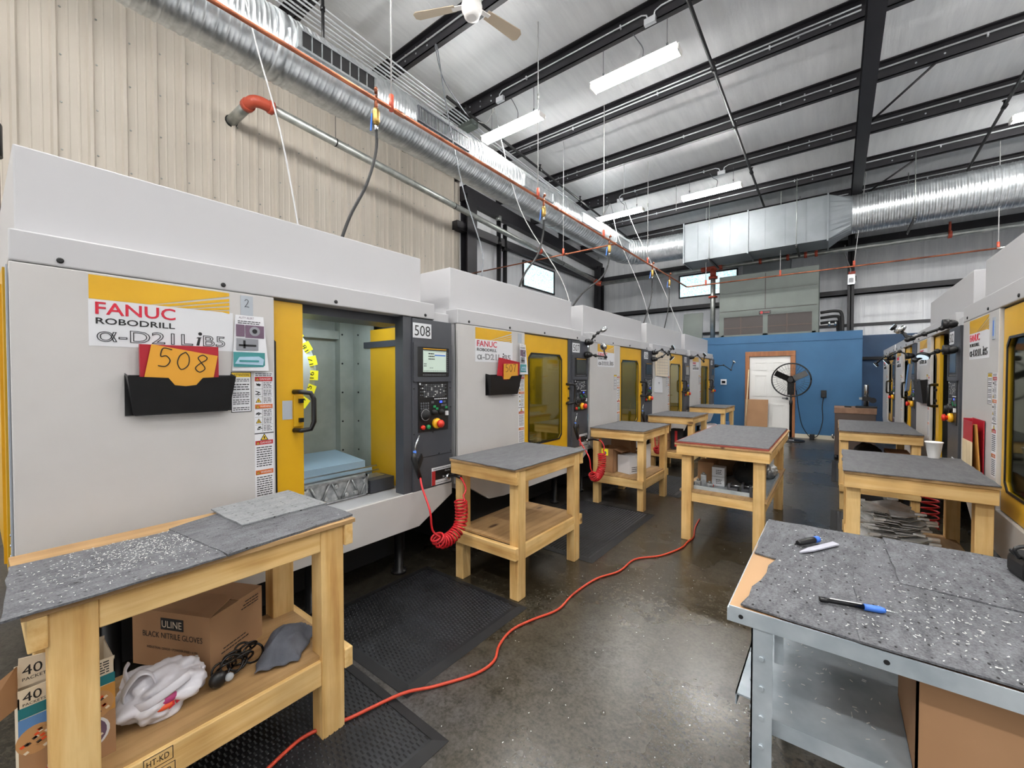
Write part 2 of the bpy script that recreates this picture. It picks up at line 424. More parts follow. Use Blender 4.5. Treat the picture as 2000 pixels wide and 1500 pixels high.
# steel frame
def beam(name, mb, label, group=None, loc=None):
    o = mb.build(name, loc=loc); tag(o, label, 'beam', group); return o
PURL = [(1.3, 'roof beam over the front end of the first machine'), (2.72, 'roof beam crossing just in front of the ceiling fan'), (4.14, 'roof beam right above the ceiling fan'),
        (5.57, 'roof beam carrying the two nearest tube lights'), (7.09, 'roof beam with a pair of conduits along it'), (8.61, 'roof beam next after the double conduit beam'),
        (10.21, 'roof beam carrying the two far tube lights'), (11.81, 'roof beam above the rectangular duct'), (13.3, 'last roof beam before the end wall')]
for i, (y, lb) in enumerate(PURL):
    z = roof_z(y)
    mb = MB('beam_black').box(-7.19, 6, y - .006, y + .006, z, z + .245).box(-7.19, 6, y - .006, y + .075, z, z + .01).box(-7.19, 6, y - .075, y + .006, z + .225, z + .24)
    if i >= 2:
        for bx in (-6.0, -5.75, -5.5, -5.25, -5.0, -4.75, -.45, -.1, .9, 1.2):
            for bz in (.07, .16): mb.lathe((bx, y - .006, z + bz), (0, -1, 0), [(0, .013), (.008, .013)], 6, 'galvanised')
    beam('roof_purlin', mb, 'dark steel ' + lb, 'roof purlins', loc=(0, y, z))
    if i >= 2:
        offs = [.13] if i != 4 else [.15, .09]
        cm = MB('conduit')
        if i in (3, 6):
            xs = [-4.55, -2.0] if i == 3 else [-4.4, -2.05]
            cm.tube([(xs[0], y - .02, z + .02), (xs[0], y - .02, z + .09), (xs[0] + .06, y - .02, z + .13), (xs[1] - .1, y - .02, z + .13), (xs[1] - .03, y - .02, z + .10), (xs[1], y - .02, z + .02)], .011, 6)
            cm.tube([(xs[1] + .06, y - .02, z + .02), (xs[1] + .08, y - .02, z + .1), (xs[1] + .16, y - .02, z + .13), (.2, y - .02, z + .13)], .011, 6)
            for q in xs: cm.box(q - .05, q + .1, y - .06, y - .006, z - .05, z + .03)
        else:
            for o_ in offs: cm.tube([(-5.6, y - .02, z + o_), (.22, y - .02, z + o_)], .013, 6)
        cm.tube([(.45, y - .02, z + .15), (6, y - .02, z + .15)], .015, 6)
        for q in (-4, -2.4, -.8, 1.6, 3.2): cm.box(q, q + .02, y - .04, y - .006, z + offs[-1] - .03, z + offs[-1] + .02)
        o = cm.build('conduit', loc=(0, y - .02, z + .13)); tag(o, 'thin galvanised conduit clipped to the ' + lb, 'conduit', 'conduits on the roof beams')
yy = (-4, BACK)
rf = MB('beam_black')
for dz0, dz1, x0, x1 in ((-.46, -.445, .255, .425), (-.445, -.01, .335, .347), (-.02, -.005, .255, .425)):
    rf.prism([(yy[0], roof_z(yy[0]) + dz0), (yy[1], roof_z(yy[1]) + dz0), (yy[1], roof_z(yy[1]) + dz1), (yy[0], roof_z(yy[0]) + dz1)], 'x', x0, x1)
beam('roof_rafter', rf, 'deep black main roof rafter running away overhead', loc=(.34, 0, 6.0))
def brace(p, q, label):
    o = MB('beam_black').tube([p, q], .02, 4).build('flange_brace', loc=p); tag(o, label, 'brace', 'rafter braces')
brace((.40, 9.0, roof_z(9) - .42), (1.15, 8.63, roof_z(8.6) + .02), 'slanted black brace from the rafter to the roof beam after the double conduit beam')
brace((.40, 12.2, roof_z(12.2) - .42), (1.3, 11.83, roof_z(11.8) + .02), 'slanted black brace from the rafter to the roof beam above the duct')
beam('rake_beam', MB('beam_black').prism([(7.25, 5.75), (BACK, 5.5), (BACK, 5.80), (7.25, 6.1)], 'x', -7.19, -7.0), 'dark sloping beam at the top of the white left wall', loc=(-7.1, 11, 5.6))
beam('wall_girt', MB('beam_black').box(-7.19, -7.02, 7.0, BACK, 5.0, 5.2), 'dark wall rail on the left wall below the sloping beam', loc=(-7.1, 11, 5.0))
for z0, z1, lb in ((5.0, 5.22, 'top dark rail across the end wall behind the ducts'), (3.74, 3.88, 'middle dark rail across the end wall'), (2.9, 2.97, 'thin lower dark rail on the end wall over the navy paint')):
    beam('wall_girt', MB('beam_black').box(-7.1, 6, BACK - (.2 if z0 > 3 else .06), BACK - .07 if z0 > 3 else BACK - .01, z0, z1).box(-7.1, 6, BACK - .2 if z0 > 3 else BACK - .03, BACK - .004, z0, z0 + .015), lb, 'end wall rails', loc=(0, BACK - .1, z0))
def col(x0, x1, y0, y1, z1, lb):
    t = .018; mb = MB('beam_black').box(x0, x1, y0, y0 + t, 0, z1).box(x0, x1, y1 - t, y1, 0, z1).box((x0 + x1) / 2 - .01, (x0 + x1) / 2 + .01, y0, y1, 0, z1)
    o = mb.build('steel_column', loc=((x0 + x1) / 2, (y0 + y1) / 2, 0)); tag(o, lb, 'column')
col(.245, .385, BACK - .45, BACK - .21, 5.4, 'black steel column with the switch box behind the blue enclosure')
col(-7.1, -6.85, BACK - .5, BACK - .21, 5.6, 'black corner column where the left and end walls meet')
t_ = .018; o = MB('beam_black').box(-7.19, -7.17, 7.28, 7.62, 0, 5.9).box(-6.98, -6.96, 7.28, 7.62, 0, 5.9).box(-7.18, -6.97, 7.44, 7.46, 0, 5.9).build('steel_column', loc=(-7.1, 7.45, 0))
tag(o, 'black steel column at the end of the beige ribbed liner', 'column')

# ================================================================ MACHINES
# local frame: x = 0 is the front face (+x towards the aisle), y runs along the machine, z up
def chamfer(y0, y1, z0, z1, c):
    return [(y0 + c, z0), (y1 - c, z0), (y1, z0 + c), (y1, z1 - c), (y1 - c, z1), (y0 + c, z1), (y0, z1 - c), (y0, z0 + c)]
def rect8(y0, y1, z0, z1, c=.02):
    return chamfer(y0, y1, z0, z1, c)
NY, NZ = (0, 1, 0), (0, 0, 1)

def label_lines(mb, x, y0, y1, z0, z1, n, m='ink', seed=0):
    r = random.Random(seed); h = (z1 - z0) / (n * 2)
    for i in range(n):
        zz = z1 - (i * 2 + 1.5) * h; a = y0
        while a < y1 - .004:
            b = min(a + r.uniform(.008, .02), y1); mb.box(x, x + .0006, a, b, zz, zz + h * .8, m); a = b + .003

def tri(mb, x, cy, cz, s, m, m2='ink'):
    mb.prism([(cy - s * 1.2, cz - s), (cy + s * 1.2, cz - s), (cy, cz + s * 1.1)], 'x', x, x + .0006, m2)
    mb.prism([(cy - s * .85, cz - s * .8), (cy + s * .85, cz - s * .8), (cy, cz + s * .75)], 'x', x + .0004, x + .001, m)
    mb.prism([(cy - s * .12, cz - s * .6), (cy + s * .12, cz - s * .6), (cy + s * .2, cz + s * .2), (cy - s * .2, cz + s * .2)], 'x', x + .0006, x + .0014, m2)

def warning_strip(root):
    x = .001
    lb = MB('paper').box(0, x, .814, .906, .897 + .0, 1.562)
    lb.box(x, x + .0004, .813, .907, 1.236, 1.241, 'ink')
    def band(z0, z1, m, s): 
        lb.box(x, x + .0006, .817, .903, z0, z1, m); lb.text(s, (x + .0012, .841, z0 + (z1 - z0) * .25), NY, NZ, h=(z1 - z0) * .5, w=.055, m='paper'); tri(lb, x + .0008, .829, (z0 + z1) / 2, .008, 'label_yellow')
    label_lines(lb, x, .820, .9, 1.54, 1.558, 2, seed=1)
    band(1.515, 1.537, 'label_red', 'DANGER'); band(1.37, 1.392, 'label_orange', 'WARNING')
    band(1.178, 1.2, 'label_red', 'DANGER'); band(1.02, 1.044, 'label_orange', 'WARNING')
    k = 0
    for z0, z1 in ((1.475, 1.512), (1.434, 1.472), (1.396, 1.431), (1.326, 1.366), (1.286, 1.323), (1.247, 1.283)):
        lb.box(x, x + .0004, .817, .903, z1 + .001, z1 + .0022, 'ink')
        label_lines(lb, x, .858, .898, z0 + .003, z1 - .002, 4, seed=k + 3)
        lb.box(x, x + .0004, .852, .8535, z0, z1, 'ink')
        cy, cz = .834, (z0 + z1) / 2
        if k in (2, 4): tri(lb, x, cy, cz, .012, 'label_yellow')
        else:
            r = random.Random(k)
            for q in range(4): lb.obox((x + .0003, cy + r.uniform(-.008, .008), cz + r.uniform(-.009, .009)), (.0003, 0, 0), (0, r.uniform(.004, .01), r.uniform(-.006, .006)), (0, 0, .0022), 'ink')
        k += 1
    tri(lb, x, .86, 1.218, .017, 'label_yellow')
    label_lines(lb, x, .822, .898, 1.06, 1.17, 9, seed=20); label_lines(lb, x, .822, .898, .905, 1.012, 9, seed=21)
    lb.build('warning_labels', root)
    at = MB('paper').box(0, x, .708, .80, 1.357, 1.562).box(x, x + .0006, .711, .797, 1.536, 1.558, 'label_yellow')
    at.text('ATTENTION', (x + .0012, .72, 1.541), NY, NZ, h=.011, w=.068, m='ink')
    for a, b, c, d in ((.708, .711, 1.357, 1.562), (.797, .80, 1.357, 1.562), (.708, .80, 1.357, 1.36), (.708, .80, 1.559, 1.562)): at.box(x, x + .0005, a, b, c, d, 'ink')
    for i, (a, b) in enumerate(((1.512, 1.53), (1.468, 1.505), (1.43, 1.46), (1.395, 1.425), (1.365, 1.385))): label_lines(at, x, .716, .79, a, b, 2 if b - a < .025 else 3, seed=40 + i)
    at.build('attention_label', root)

def model_decal(root, texts=True):
    d = MB('plate_white').box(0, .0008, .205, .72, 1.665, 1.857)
    x0, x1 = .0008, .0014
    zb, zt = 1.857, 1.955
    d.prism([(.207, zb + .0), (.40, zb), (.705, zb + .082), (.705, zt), (.207, zt)], 'x', x0, x1, 'yellow_paint')
    for k in range(4):                                        # the rays fanning out of the corner
        a = .415 + k * .070; b = zb + .070 - k * .0205
        d.prism([(a, zb), (a + .05, zb), (.705, b - .014), (.705, b)], 'x', x0, x1, 'yellow_paint')
    if texts:
        d.text('FANUC', (.002, .225, 1.797), NY, NZ, h=.05, w=.262, m='print_red')
        d.text('FANUC', (.002, .2255, 1.797), NY, NZ, h=.05, w=.263, m='print_red', outline=.012)
        d.text('ROBODRILL', (.002, .226, 1.757), NY, NZ, h=.025, w=.26, m='ink')
        d.text('ROBODRILL', (.002, .226, 1.757), NY, NZ, h=.025, w=.26, m='ink', outline=.012)
        d.text('\u03b1-D21L', (.002, .228, 1.686), NY, NZ, h=.05, w=.325, m='ink', outline=.016)
        d.text('B5', (.002, .593, 1.686), NY, NZ, h=.05, w=.092, m='ink', outline=.016)
        d.prism([(.566, 1.686), (.578, 1.686), (.584, 1.722), (.59, 1.726), (.572, 1.726), (.566, 1.72), (.574, 1.72)], 'x', x0, .0016, 'ink')
        d.lathe((x0, .582, 1.742), (1, 0, 0), [(0, .008), (.0008, .008)], 12, 'ink')
    d.build('model_decal', root)

def control_panel(root, num, detail):
    cp = MB('dark_grey').box(-.09, .0, 1.850, 2.238, .70, 1.960).build('control_panel', root, bevel=.004)
    if num:
        n = MB('plate_white').box(0, .002, 1.853, 2.026, 1.82, 1.928); n.text(num, (.003, 1.868, 1.836), NY, NZ, h=.076, w=.146, m='ink'); n.build('number_plate', cp)
    bz = MB('dark_grey').frame(rect8(1.852, 2.226, 1.50, 1.79, .006), rect8(1.886, 2.196, 1.535, 1.755, .006), 'x', 0, .012); bz.box(0, .008, 1.886, 2.196, 1.535, 1.755, 'black_plastic')
    bz.box(.008, .011, 1.94, 2.17, 1.741, 1.747, 'knob_yellow')
    for i in range(14): bz.box(.008, .011, 1.937 + i * .0165, 1.948 + i * .0165, 1.545, 1.555, 'key_grey')
    for i in range(10): bz.box(.008, .011, 2.178, 2.188, 1.57 + i * .016, 1.58 + i * .016, 'key_grey')
    bz.build('screen_bezel', cp)
    sc = MB('screen' if detail else 'screen_dark').box(.008, .011, 1.94, 2.168, 1.572, 1.732)
    if detail:
        label_lines(sc, .011, 1.99, 2.05, 1.66, 1.72, 3, seed=2); sc.box(.011, .0116, 2.05, 2.16, 1.694, 1.702, 'pen_blue'); sc.box(.011, .0116, 2.05, 2.16, 1.706, 1.714, 'paper'); sc.box(.011, .0116, 1.945, 2.16, 1.727, 1.730, 'cable_grey')
        label_lines(sc, .011, 1.945, 1.97, 1.61, 1.64, 2, seed=3); label_lines(sc, .011, 1.945, 2.16, 1.576, 1.584, 1, seed=4); label_lines(sc, .011, 2.0, 2.04, 1.60, 1.607, 1, seed=5)
    sc.build('screen', cp)
    kp = MB('black_plastic').box(0, .006, 1.898, 2.192, 1.128, 1.5)
    r = random.Random(5)
    for i in range(15):
        for j in range(8):
            if .12 < i / 15 < .9 or j % 2: kp.box(.006, .009, 1.912 + i * .0176, 1.923 + i * .0176, 1.385 + j * .0125, 1.393 + j * .0125, 'key_grey' if r.random() > .15 else 'paper_grey')
    for i in range(7): kp.box(.006, .009, 2.05 + i * .019, 2.062 + i * .019, 1.366, 1.373, 'paper')
    for i in range(4):
        for j in range(4): kp.lathe((.006, 1.922 + i * .022, 1.34 - j * .019), (1, 0, 0), [(0, .0075), (.004, .0075)], 8, 'key_grey')
    for i, (a, b, c) in enumerate(((2.115, 1.345, 'led_blue'), (2.05, 1.312, 'knob_green'), (2.075, 1.295, 'knob_green'), (2.15, 1.345, 'key_grey'), (2.03, 1.345, 'key_grey'), (2.13, 1.318, 'key_grey'), (2.16, 1.318, 'key_grey'), (2.17, 1.30, 'knob_green'))):
        kp.box(.006, .010, a - .012, a + .012, b - .008, b + .008, c)
    kp.box(.006, .010, 1.905, 1.917, 1.478, 1.49, 'paper'); kp.box(.006, .02, 2.16, 2.182, 1.238, 1.272, 'paper')
    kp.build('keypad', cp)
    kn = MB('black_matt').lathe((.006, 1.955, 1.255), (1, 0, 0), [(0, .048), (.012, .046), (.014, .032), (.035, .028), (.036, .0)], 24)
    for k in range(24):
        a = k * PI / 12; kn.obox((.0185, 1.955 + .04 * math.cos(a), 1.255 + .04 * math.sin(a)), (.0006, 0, 0), (0, .002, 0), (0, 0, .002), 'paper')
    for yy in (2.045, 2.115): kn.lathe((.006, yy, 1.268), (1, 0, 0), [(0, .024), (.008, .022), (.03, .014), (.031, 0)], 16)
    kn.build('dial', cp)
    MB('knob_yellow').lathe((.006, 2.065, 1.184), (1, 0, 0), [(0, .04), (.016, .04), (.03, .034), (.031, 0)], 24).build('stop_button_collar', cp)
    MB('knob_red').lathe((.03, 2.065, 1.184), (1, 0, 0), [(0, .018), (.02, .02), (.021, .03), (.04, .028), (.046, 0)], 24).build('emergency_stop', cp)
    MB('knob_red').lathe((.006, 1.935, 1.163), (1, 0, 0), [(0, .018), (.016, .016), (.017, 0)], 14).build('red_button', cp)
    MB('knob_green').lathe((.006, 1.985, 1.163), (1, 0, 0), [(0, .018), (.016, .016), (.017, 0)], 14).build('green_button', cp)
    sp = MB('plate_white').box(0, .002, 2.025, 2.222, .712, .845).box(.002, .003, 2.025, 2.222, .748, .82, 'black_plastic').box(.002, .0032, 2.025, 2.06, .712, .82, 'label_red')
    sp.text('Parts', (.0036, 2.16, .80), NY, NZ, h=.012, w=.05, m='paper'); sp.text('Service', (.0036, 2.135, .757), NY, NZ, h=.014, w=.078, m='paper'); label_lines(sp, .0025, 2.04, 2.21, .826, .84, 1, 'cable_grey', 8); label_lines(sp, .0025, 2.07, 2.21, .722, .732, 1, 'cable_grey', 9)
    sp.build('service_plate', cp)
    if detail:
        dv = MB('black_plastic')
        for (a, b) in ((1.93, .955), (2.1, .95), (2.226, .955), (1.86, 1.12), (2.22, 1.3), (1.86, 1.45), (2.22, 1.45), (2.04, 1.505), (2.04, 1.12)): dv.lathe((0, a, b), (1, 0, 0), [(0, .006), (.004, .005)], 8)
        dv.box(0, .0015, 1.853, 2.236, .938, .941); dv.build('panel_screw', cp)

def machine(loc, rz, label, group, num=None, opened=False, box=True, near=True, interior_light=False, decal=True, slide=0.0):
    root = thing('machining_center', label, 'machine', loc, rz, group)
    sk = [(0, 1.965), (0, .69), (.38, .46), (.6, .44), (1.906, .44), (2.238, .61), (2.238, .70), (.916, .70), (.916, 1.965)]
    MB('white_paint').prism(sk, 'x', -.026, 0).build('front_panel', root, bevel=.004)
    hs = MB('white_trim').box(-2.2, -.05, .004, .02, .66, 2.06).box(-2.2, -.05, 2.20, 2.225, .62, 2.08).box(-2.2, -.36, .02, 2.2, 2.03, 2.078).box(-2.2, -2.16, .02, 2.2, .46, 2.03).box(-2.16, -.05, .02, 2.2, .62, .66)
    hs.build('housing', root)
    if loc[0] < 0 and loc[1] < 1:
        MB('yellow_paint').box(-2.0, -.1, -.012, -.002, .78, 1.955).box(-.2, -.18, -.02, -.012, .8, 1.9).build('side_panel', root)
        gp = MB('tape_grey').box(-.085, -.03, -.006, -.001, .69, 1.955)
        for zz in (.86, .9, .94): gp.lathe((-.055, -.006, zz), (0, -1, 0), [(0, .006), (.003, .006)], 8, 'chrome')
        gp.build('corner_post', root)
    hd = MB('white_trim').box(-.35, 0, 0, 2.062, 1.968, 2.086).box(-.35, -.02, 2.062, 2.225, 1.955, 2.03)
    hd.build('header', root, bevel=.006)
    sw = MB('black_plastic')
    for yy in (.13, .68, 1.27, 1.97): sw.lathe((0, yy, 1.992), (1, 0, 0), [(0, .011), (.004, .011), (.006, .007)], 10)
    sw.build('header_screw', root)
    if box: MB('white_trim').box(-2.0, -.11, .02, 2.02, 2.08, 2.437).build('top_box', root, bevel=.006)
    MB('black_matt').box(-2.05, -.42, .12, 2.1, .10, .46).build('machine_base', root)
    for yy in (.3, 1.25, 1.95):
        MB('black_plastic').lathe((-.3, yy, 0), (0, 0, 1), [(0, .06), (.02, .06), (.03, .035), (.46, .035)], 14).build('levelling_foot', root)
    # interior
    it = MB('interior_grey' if loc[0] < 0 else 'dark_grey').box(-1.1, -1.06, .3, 2.02, .66, 2.03).box(-1.06, -.34, .30, .32, .66, 2.03)  # right row lining coloured dark to stand for its unlit inside
    it.box(-1.06, -.72, 1.985, 2.02, .66, 2.03).box(-1.06, -.98, 1.86, 1.99, .66, 2.03).box(-1.06, -1.0, 1.0, 1.99, 1.86, 1.93)
    for zz in (.9, 1.15, 1.4, 1.65, 1.9):
        for xx, yy in ((-.98, 1.88), (-.9, 1.984)): it.lathe((xx, yy, zz), (1, 0, 0) if yy < 1.9 else (0, -1, 0), [(0, .008), (.004, .008)], 8, 'black_plastic')
    it.build('interior_lining', root)
    MB('yellow_paint' if loc[0] < 0 else 'dark_grey').box(-.72, -.09, 1.985, 2.02, .66, 1.93).box(-.80, -.09, 1.972, 1.985, 1.78, 1.83, 'dark_grey').build('interior_panel', root)  # dark instead of yellow on the right, painting in the shade of the opening
    tb = MB('coolant_tray').prism([(-1.05, .90), (-.6, .86), (-.6, .66), (-1.05, .66)], 'y', .34, 1.85).box(-.62, -.58, .34, 1.9, .66, .80)
    for q in range(3): tb.box(-.60 + q * .03, -.585 + q * .03, .34, 1.95, .80 - q * .03, .81 - q * .03, 'steel')
    tb.build('machine_table', root)
    fx = MB('cast_metal').box(-.38, -.352, .95, 1.70, .665, .815).box(-.352, -.335, .95, 1.70, .80, .815).box(-.352, -.335, .95, 1.70, .665, .675).box(-.352, -.335, 1.685, 1.70, .665, .815)
    for i in range(10):
        a = .97 + i * .075; fx.tube([(-.345, a, .672), (-.345, a + .07, .808)] if i % 2 else [(-.345, a, .808), (-.345, a + .07, .672)], .0075, 5).lathe((-.355, a + .035, .70 if i % 3 else .77), (1, 0, 0), [(0, .017), (.024, .017), (.025, .009)], 12)
    fx.box(-.52, -.40, .95, 1.9, .70, .765, 'steel').box(-.5, -.33, 1.72, 1.93, .665, .76, 'dark_grey').box(-.46, -.36, 1.70, 1.95, .70, .73, 'steel')
    fx.build('casting_fixture', root)
    if opened:
        tu = MB('turret_white').lathe((-.80, 1.13, 1.57), (1, 0, 0), [(0, .40), (.05, .40), (.09, .33), (.16, .30), (.17, 0)], 36)
        for k in range(21):
            a = (k - 3.2) * 2 * PI / 21; ry, rzv = math.cos(a), math.sin(a); cy, cz = 1.13 + .345 * ry, 1.57 + .345 * rzv
            tu.obox((-.7185, cy, cz), (.006, ry * .018, rzv * .018) , (0, ry * .034, rzv * .034), (0, -rzv * .036, ry * .036), 'sticker_yellow')
            tg = Vector((0, -rzv, ry)); rad = Vector((0, ry, rzv)); num_ = str((k + 12) % 21 + 1); w_ = .05 if len(num_) == 2 else .022
            tu.text(num_, Vector((-.710, cy, cz)) - tg * w_ * .5 + rad * .018, tg, -rad, h=.036, w=w_, m='ink')
        tu.build('tool_turret', root)
        sp = MB('dark_grey').box(-.95, -.55, .96, 1.32, 1.87, 1.93).prism([(1.0, 1.87), (1.30, 1.87), (1.36, 1.83), (1.3, 1.80), (1.0, 1.78)], 'x', -.85, -.6, 'black_plastic').box(-.8, -.7, 1.14, 1.18, 1.72, 1.8, 'dark_grey')
        sp.build('spindle_head', root)
    if interior_light:
        MB('work_lamp').box(-.56, -.44, .75, 1.85, 1.985, 2.0).build('interior_lamp', root)
    # door frame and sliding door
    MB('dark_grey').box(-.10, -.01, 1.775, 1.85, .70, 1.965).box(-.34, -.10, .93, 1.85, 1.915, 1.967).build('door_track', root)
    dy = -.714 if opened else -slide
    dx0, dx1 = (-.062, -.034) if (opened or slide) else (-.045, -.020)
    dr = MB('yellow_paint').frame(rect8(.926 + dy, 1.800 + dy, .705, 1.957, .004), chamfer(1.005 + dy, 1.645 + dy, .845, 1.775, .05), 'x', dx0, dx1).build('door', root, bevel=.003)
    MB('black_plastic').frame(chamfer(1.0 + dy, 1.65 + dy, .84, 1.78, .05), chamfer(1.015 + dy, 1.635 + dy, .855, 1.765, .05), 'x', dx1, dx1 + .006).build('window_seal', dr)
    MB('door_glass').box((dx0 + dx1) / 2 - .002, (dx0 + dx1) / 2 + .002, 1.003 + dy, 1.647 + dy, .843, 1.777).build('window_pane', dr)
    hy = 1.775 + dy; hx = dx1
    MB('black_plastic').tube([(hx, hy - .03, 1.452), (hx + .05, hy - .01, 1.452), (hx + .075, hy + .03, 1.445), (hx + .08, hy + .045, 1.41), (hx + .08, hy + .045, 1.28), (hx + .075, hy + .03, 1.24), (hx + .05, hy - .01, 1.233), (hx, hy - .03, 1.233)], .0135, 10).build('handle', dr)
    hb = MB('yellow_paint').box(hx, hx + .012, hy - .035, hy + .02, 1.255, 1.43)
    for zz in (1.29, 1.40): hb.box(hx + .012, hx + .03, hy - .01, hy + .012, zz - .012, zz + .012, 'black_plastic')
    hb.build('handle_bracket', dr)
    if decal: model_decal(root)
    warning_strip(root)
    control_panel(root, num, opened or False)
    return root

G = 'left row of machining centers'
machine((-2.4, .09, 0), 0, 'white and yellow machining center with its door slid open, plate 508', G, '508', opened=True, interior_light=True)
machine((-2.4, 2.396, 0), 0, 'white and yellow machining center with closed yellow door, plate 507', G, '507', interior_light=True)
machine((-2.4, 4.69, 0), 0, 'closed machining center behind the wooden bench with a white box underneath', G, '506', interior_light=True)
machine((-2.4, 6.935, 0), 0, 'closed machining center with shirt shaped garment hung on its front', G, '505', decal=False, interior_light=True)
machine((-2.4, 9.205, 0), 0, 'closed machining center at the far end of the row, next to the blue wall', G, '504', interior_light=True)
G = 'right row of machining centers'
RX = .81
machine((RX, 4.85, 0), PI, 'closed machining center with a red file holder on its front', G, '501')
machine((RX, 7.2, 0), PI, 'machining center with half open yellow door behind the foam cup', G, '502', slide=.62)
machine((RX, 9.5, 0), PI, 'low topped machining center nearest the half open one', G, None, box=False, slide=.45)
machine((RX, 11.75, 0), PI, 'low topped machining center beside the brown cabinet with the gauge stand', G, None, box=False, slide=.45)

# ================================================================ OVERHEAD
# ---- tube lights
def tube_light(x, y, z, label):
    r = thing('ceiling_light', label, 'light', (x, y, z), 0, 'suspended tube lights')
    MB('fan_white').prism([(-.035, .03), (.035, .03), (.03, -.01), (-.03, -.01)], 'x', -.6, .6).prism([(-.125, .024), (-.035, .030), (.035, .030), (.125, .024), (.125, .028), (.035, .036), (-.035, .036), (-.125, .028)], 'x', -.6, .6).box(-.62, -.60, -.085, .085, -.04, .03).box(.60, .62, -.085, .085, -.04, .03).build('housing', r)  # wide top plate added to keep tube light off the ceiling right above
    for q in (-.06, .06):
        MB('tube_light').lathe((-.60, q, -.012), (1, 0, 0), [(0, .024), (1.20, .024)], 10).build('light_tube', r)
    for q in (-.45, .45):
        MB('cable_grey').tube([(q, 0, .03), (q, 0, roof_z(y) - z + .02)], .004, 5).box(q - .012, q + .012, -.004, .004, .12, .16).build('hanger_chain', r)
    MB('cable_grey').tube([(.1, 0, .03), (.14, -.02, .2), (.05, 0, roof_z(y) - z - .1), (-.02, .0, roof_z(y) - z + .02)], .006, 6, smooth=5).build('power_cord', r)
    return r
tube_light(-4.37, 5.66, roof_z(5.66) - .49, 'lit tube light nearest the spiral duct, close to the ceiling fan')
tube_light(-2.23, 5.62, roof_z(5.62) - .49, 'largest lit tube light, to the right of the ceiling fan')
tube_light(-4.37, 10.13, roof_z(10.13) - .40, 'far lit tube light above the elbow of the spiral duct')
tube_light(-2.23, 10.13, roof_z(10.13) - .40, 'far lit tube light above the rectangular duct')
tube_light(2.75, 10.0, roof_z(10) - .5, 'lit tube light at the right edge above the spiral duct')
for x, y, lb in ((2.75, 5.65, 'tube light over the right machines'), (-4.4, 1.1, 'tube light over the first machine'), (-2.2, 1.1, 'tube light over the first wooden bench'), (2.6, 1.1, 'tube light over the steel bench side'), (.1, 1.1, 'unseen tube light added above the middle of the aisle'), (-.0, -2.6, 'tube light in the row behind, above the aisle'), (4.8, 5.65, 'unseen tube light added beyond the right machines'), (4.8, 10.0, 'unseen tube light added near the right end of the far duct'), (-2.2, -2.6, 'tube light in the row behind, over the aisle'), (2.6, -2.6, 'tube light in the row behind, right side'), (-4.4, -2.6, 'unseen tube light added in the row behind, by the ribbed wall')):  # out of view; the added ones brighten the right row and even the light
    tube_light(x, y, roof_z(y) - .45, lb)

# ---- ceiling fan (at rest)
fx_, fy_ = -3.30, 3.53; fz = 5.71
cf = thing('ceiling_fan', 'white ceiling fan with dusty tan blades under the roof beams', 'fan', (fx_, fy_, fz))
MB('fan_white').lathe((0, 0, -.11), (0, 0, 1), [(0, .05), (.01, .085), (.06, .10), (.07, .095), (.08, .115), (.13, .118), (.14, .105), (.17, .11), (.22, .10), (.24, .03)], 28).build('motor_housing', cf)
MB('fan_white').lathe((0, 0, .12), (0, 0, 1), [(0, .018), (roof_z(fy_) + .2 - fz - .12, .018)], 12).lathe((0, 0, roof_z(fy_) + .1 - fz), (0, 0, 1), [(0, .02), (.03, .06), (.12, .07)], 16).build('downrod', cf)
for a in (77, 205, 320):
    c, s = math.cos(math.radians(a)), math.sin(math.radians(a))
    b = MB('fan_blade'); o0 = Vector((c, s, 0)); o1 = Vector((-s, c, 0))
    v = [o0 * .2 + o1 * -.055, o0 * .66 + o1 * -.075, o0 * .70 + o1 * -.04, o0 * .70 + o1 * .04, o0 * .66 + o1 * .075, o0 * .2 + o1 * .055]
    zz = [.012, .018, .008, -.008, -.018, -.012]
    b.add([p + Vector((0, 0, .03 + k)) for p, k in zip(v, zz)] + [p + Vector((0, 0, .038 + k)) for p, k in zip(v, zz)],
          [(0, 1, 2, 3, 4, 5), (11, 10, 9, 8, 7, 6)] + [(i, (i + 1) % 6, 6 + (i + 1) % 6, 6 + i) for i in range(6)])
    b.box(0, .001, 0, .001, .03, .031)
    bl = b.build('blade', cf)
    MB('fan_white').obox(o0 * .15 + Vector((0, 0, .03)), o0 * .09, o1 * .03, (0, 0, .004)).build('blade_iron', bl)

# ---- spiral duct on the left, elbow and rectangular box over the air handler
def spiral(mb, a, b, r, pitch=.095):
    a = Vector(a); b = Vector(b); L = (b - a).length; n = int(L / pitch); cs, rs = [], []
    for i in range(n):
        for q, h in ((0, .008), (.09, .008), (.16, 0), (.42, .0), (.46, .0025), (.54, .0025), (.58, 0), (.93, 0)):
            cs.append(a + (b - a) * ((i + q) / n)); rs.append(r + h)
    cs.append(b); rs.append(r); mb.rings(cs, rs, 40)
DX, DZ, DR = -4.85, 5.115, .336
du = thing('spiral_duct', 'long round galvanised spiral duct running down the left side', 'duct', (DX, 5, DZ))
mb = MB('galvanised'); spiral(mb, (DX, -1.5, DZ), (DX, 11.2, DZ), DR); mb.rel(du).build('duct_run', du)
el = []
for i in range(9):
    t = i * PI / 16; el.append((DX + .72 * (1 - math.cos(t)), 11.2 + .72 * math.sin(t), DZ))
cs, rs = [], []
for i in range(len(el) - 1):
    p, q = Vector(el[i]), Vector(el[i + 1])
    for t, h in ((0, .006), (.12, .006), (.2, 0), (.9, 0)): cs.append(p + (q - p) * t); rs.append(DR + h)
MB('galvanised').rings(cs, rs, 40).rel(du).build('elbow', du)
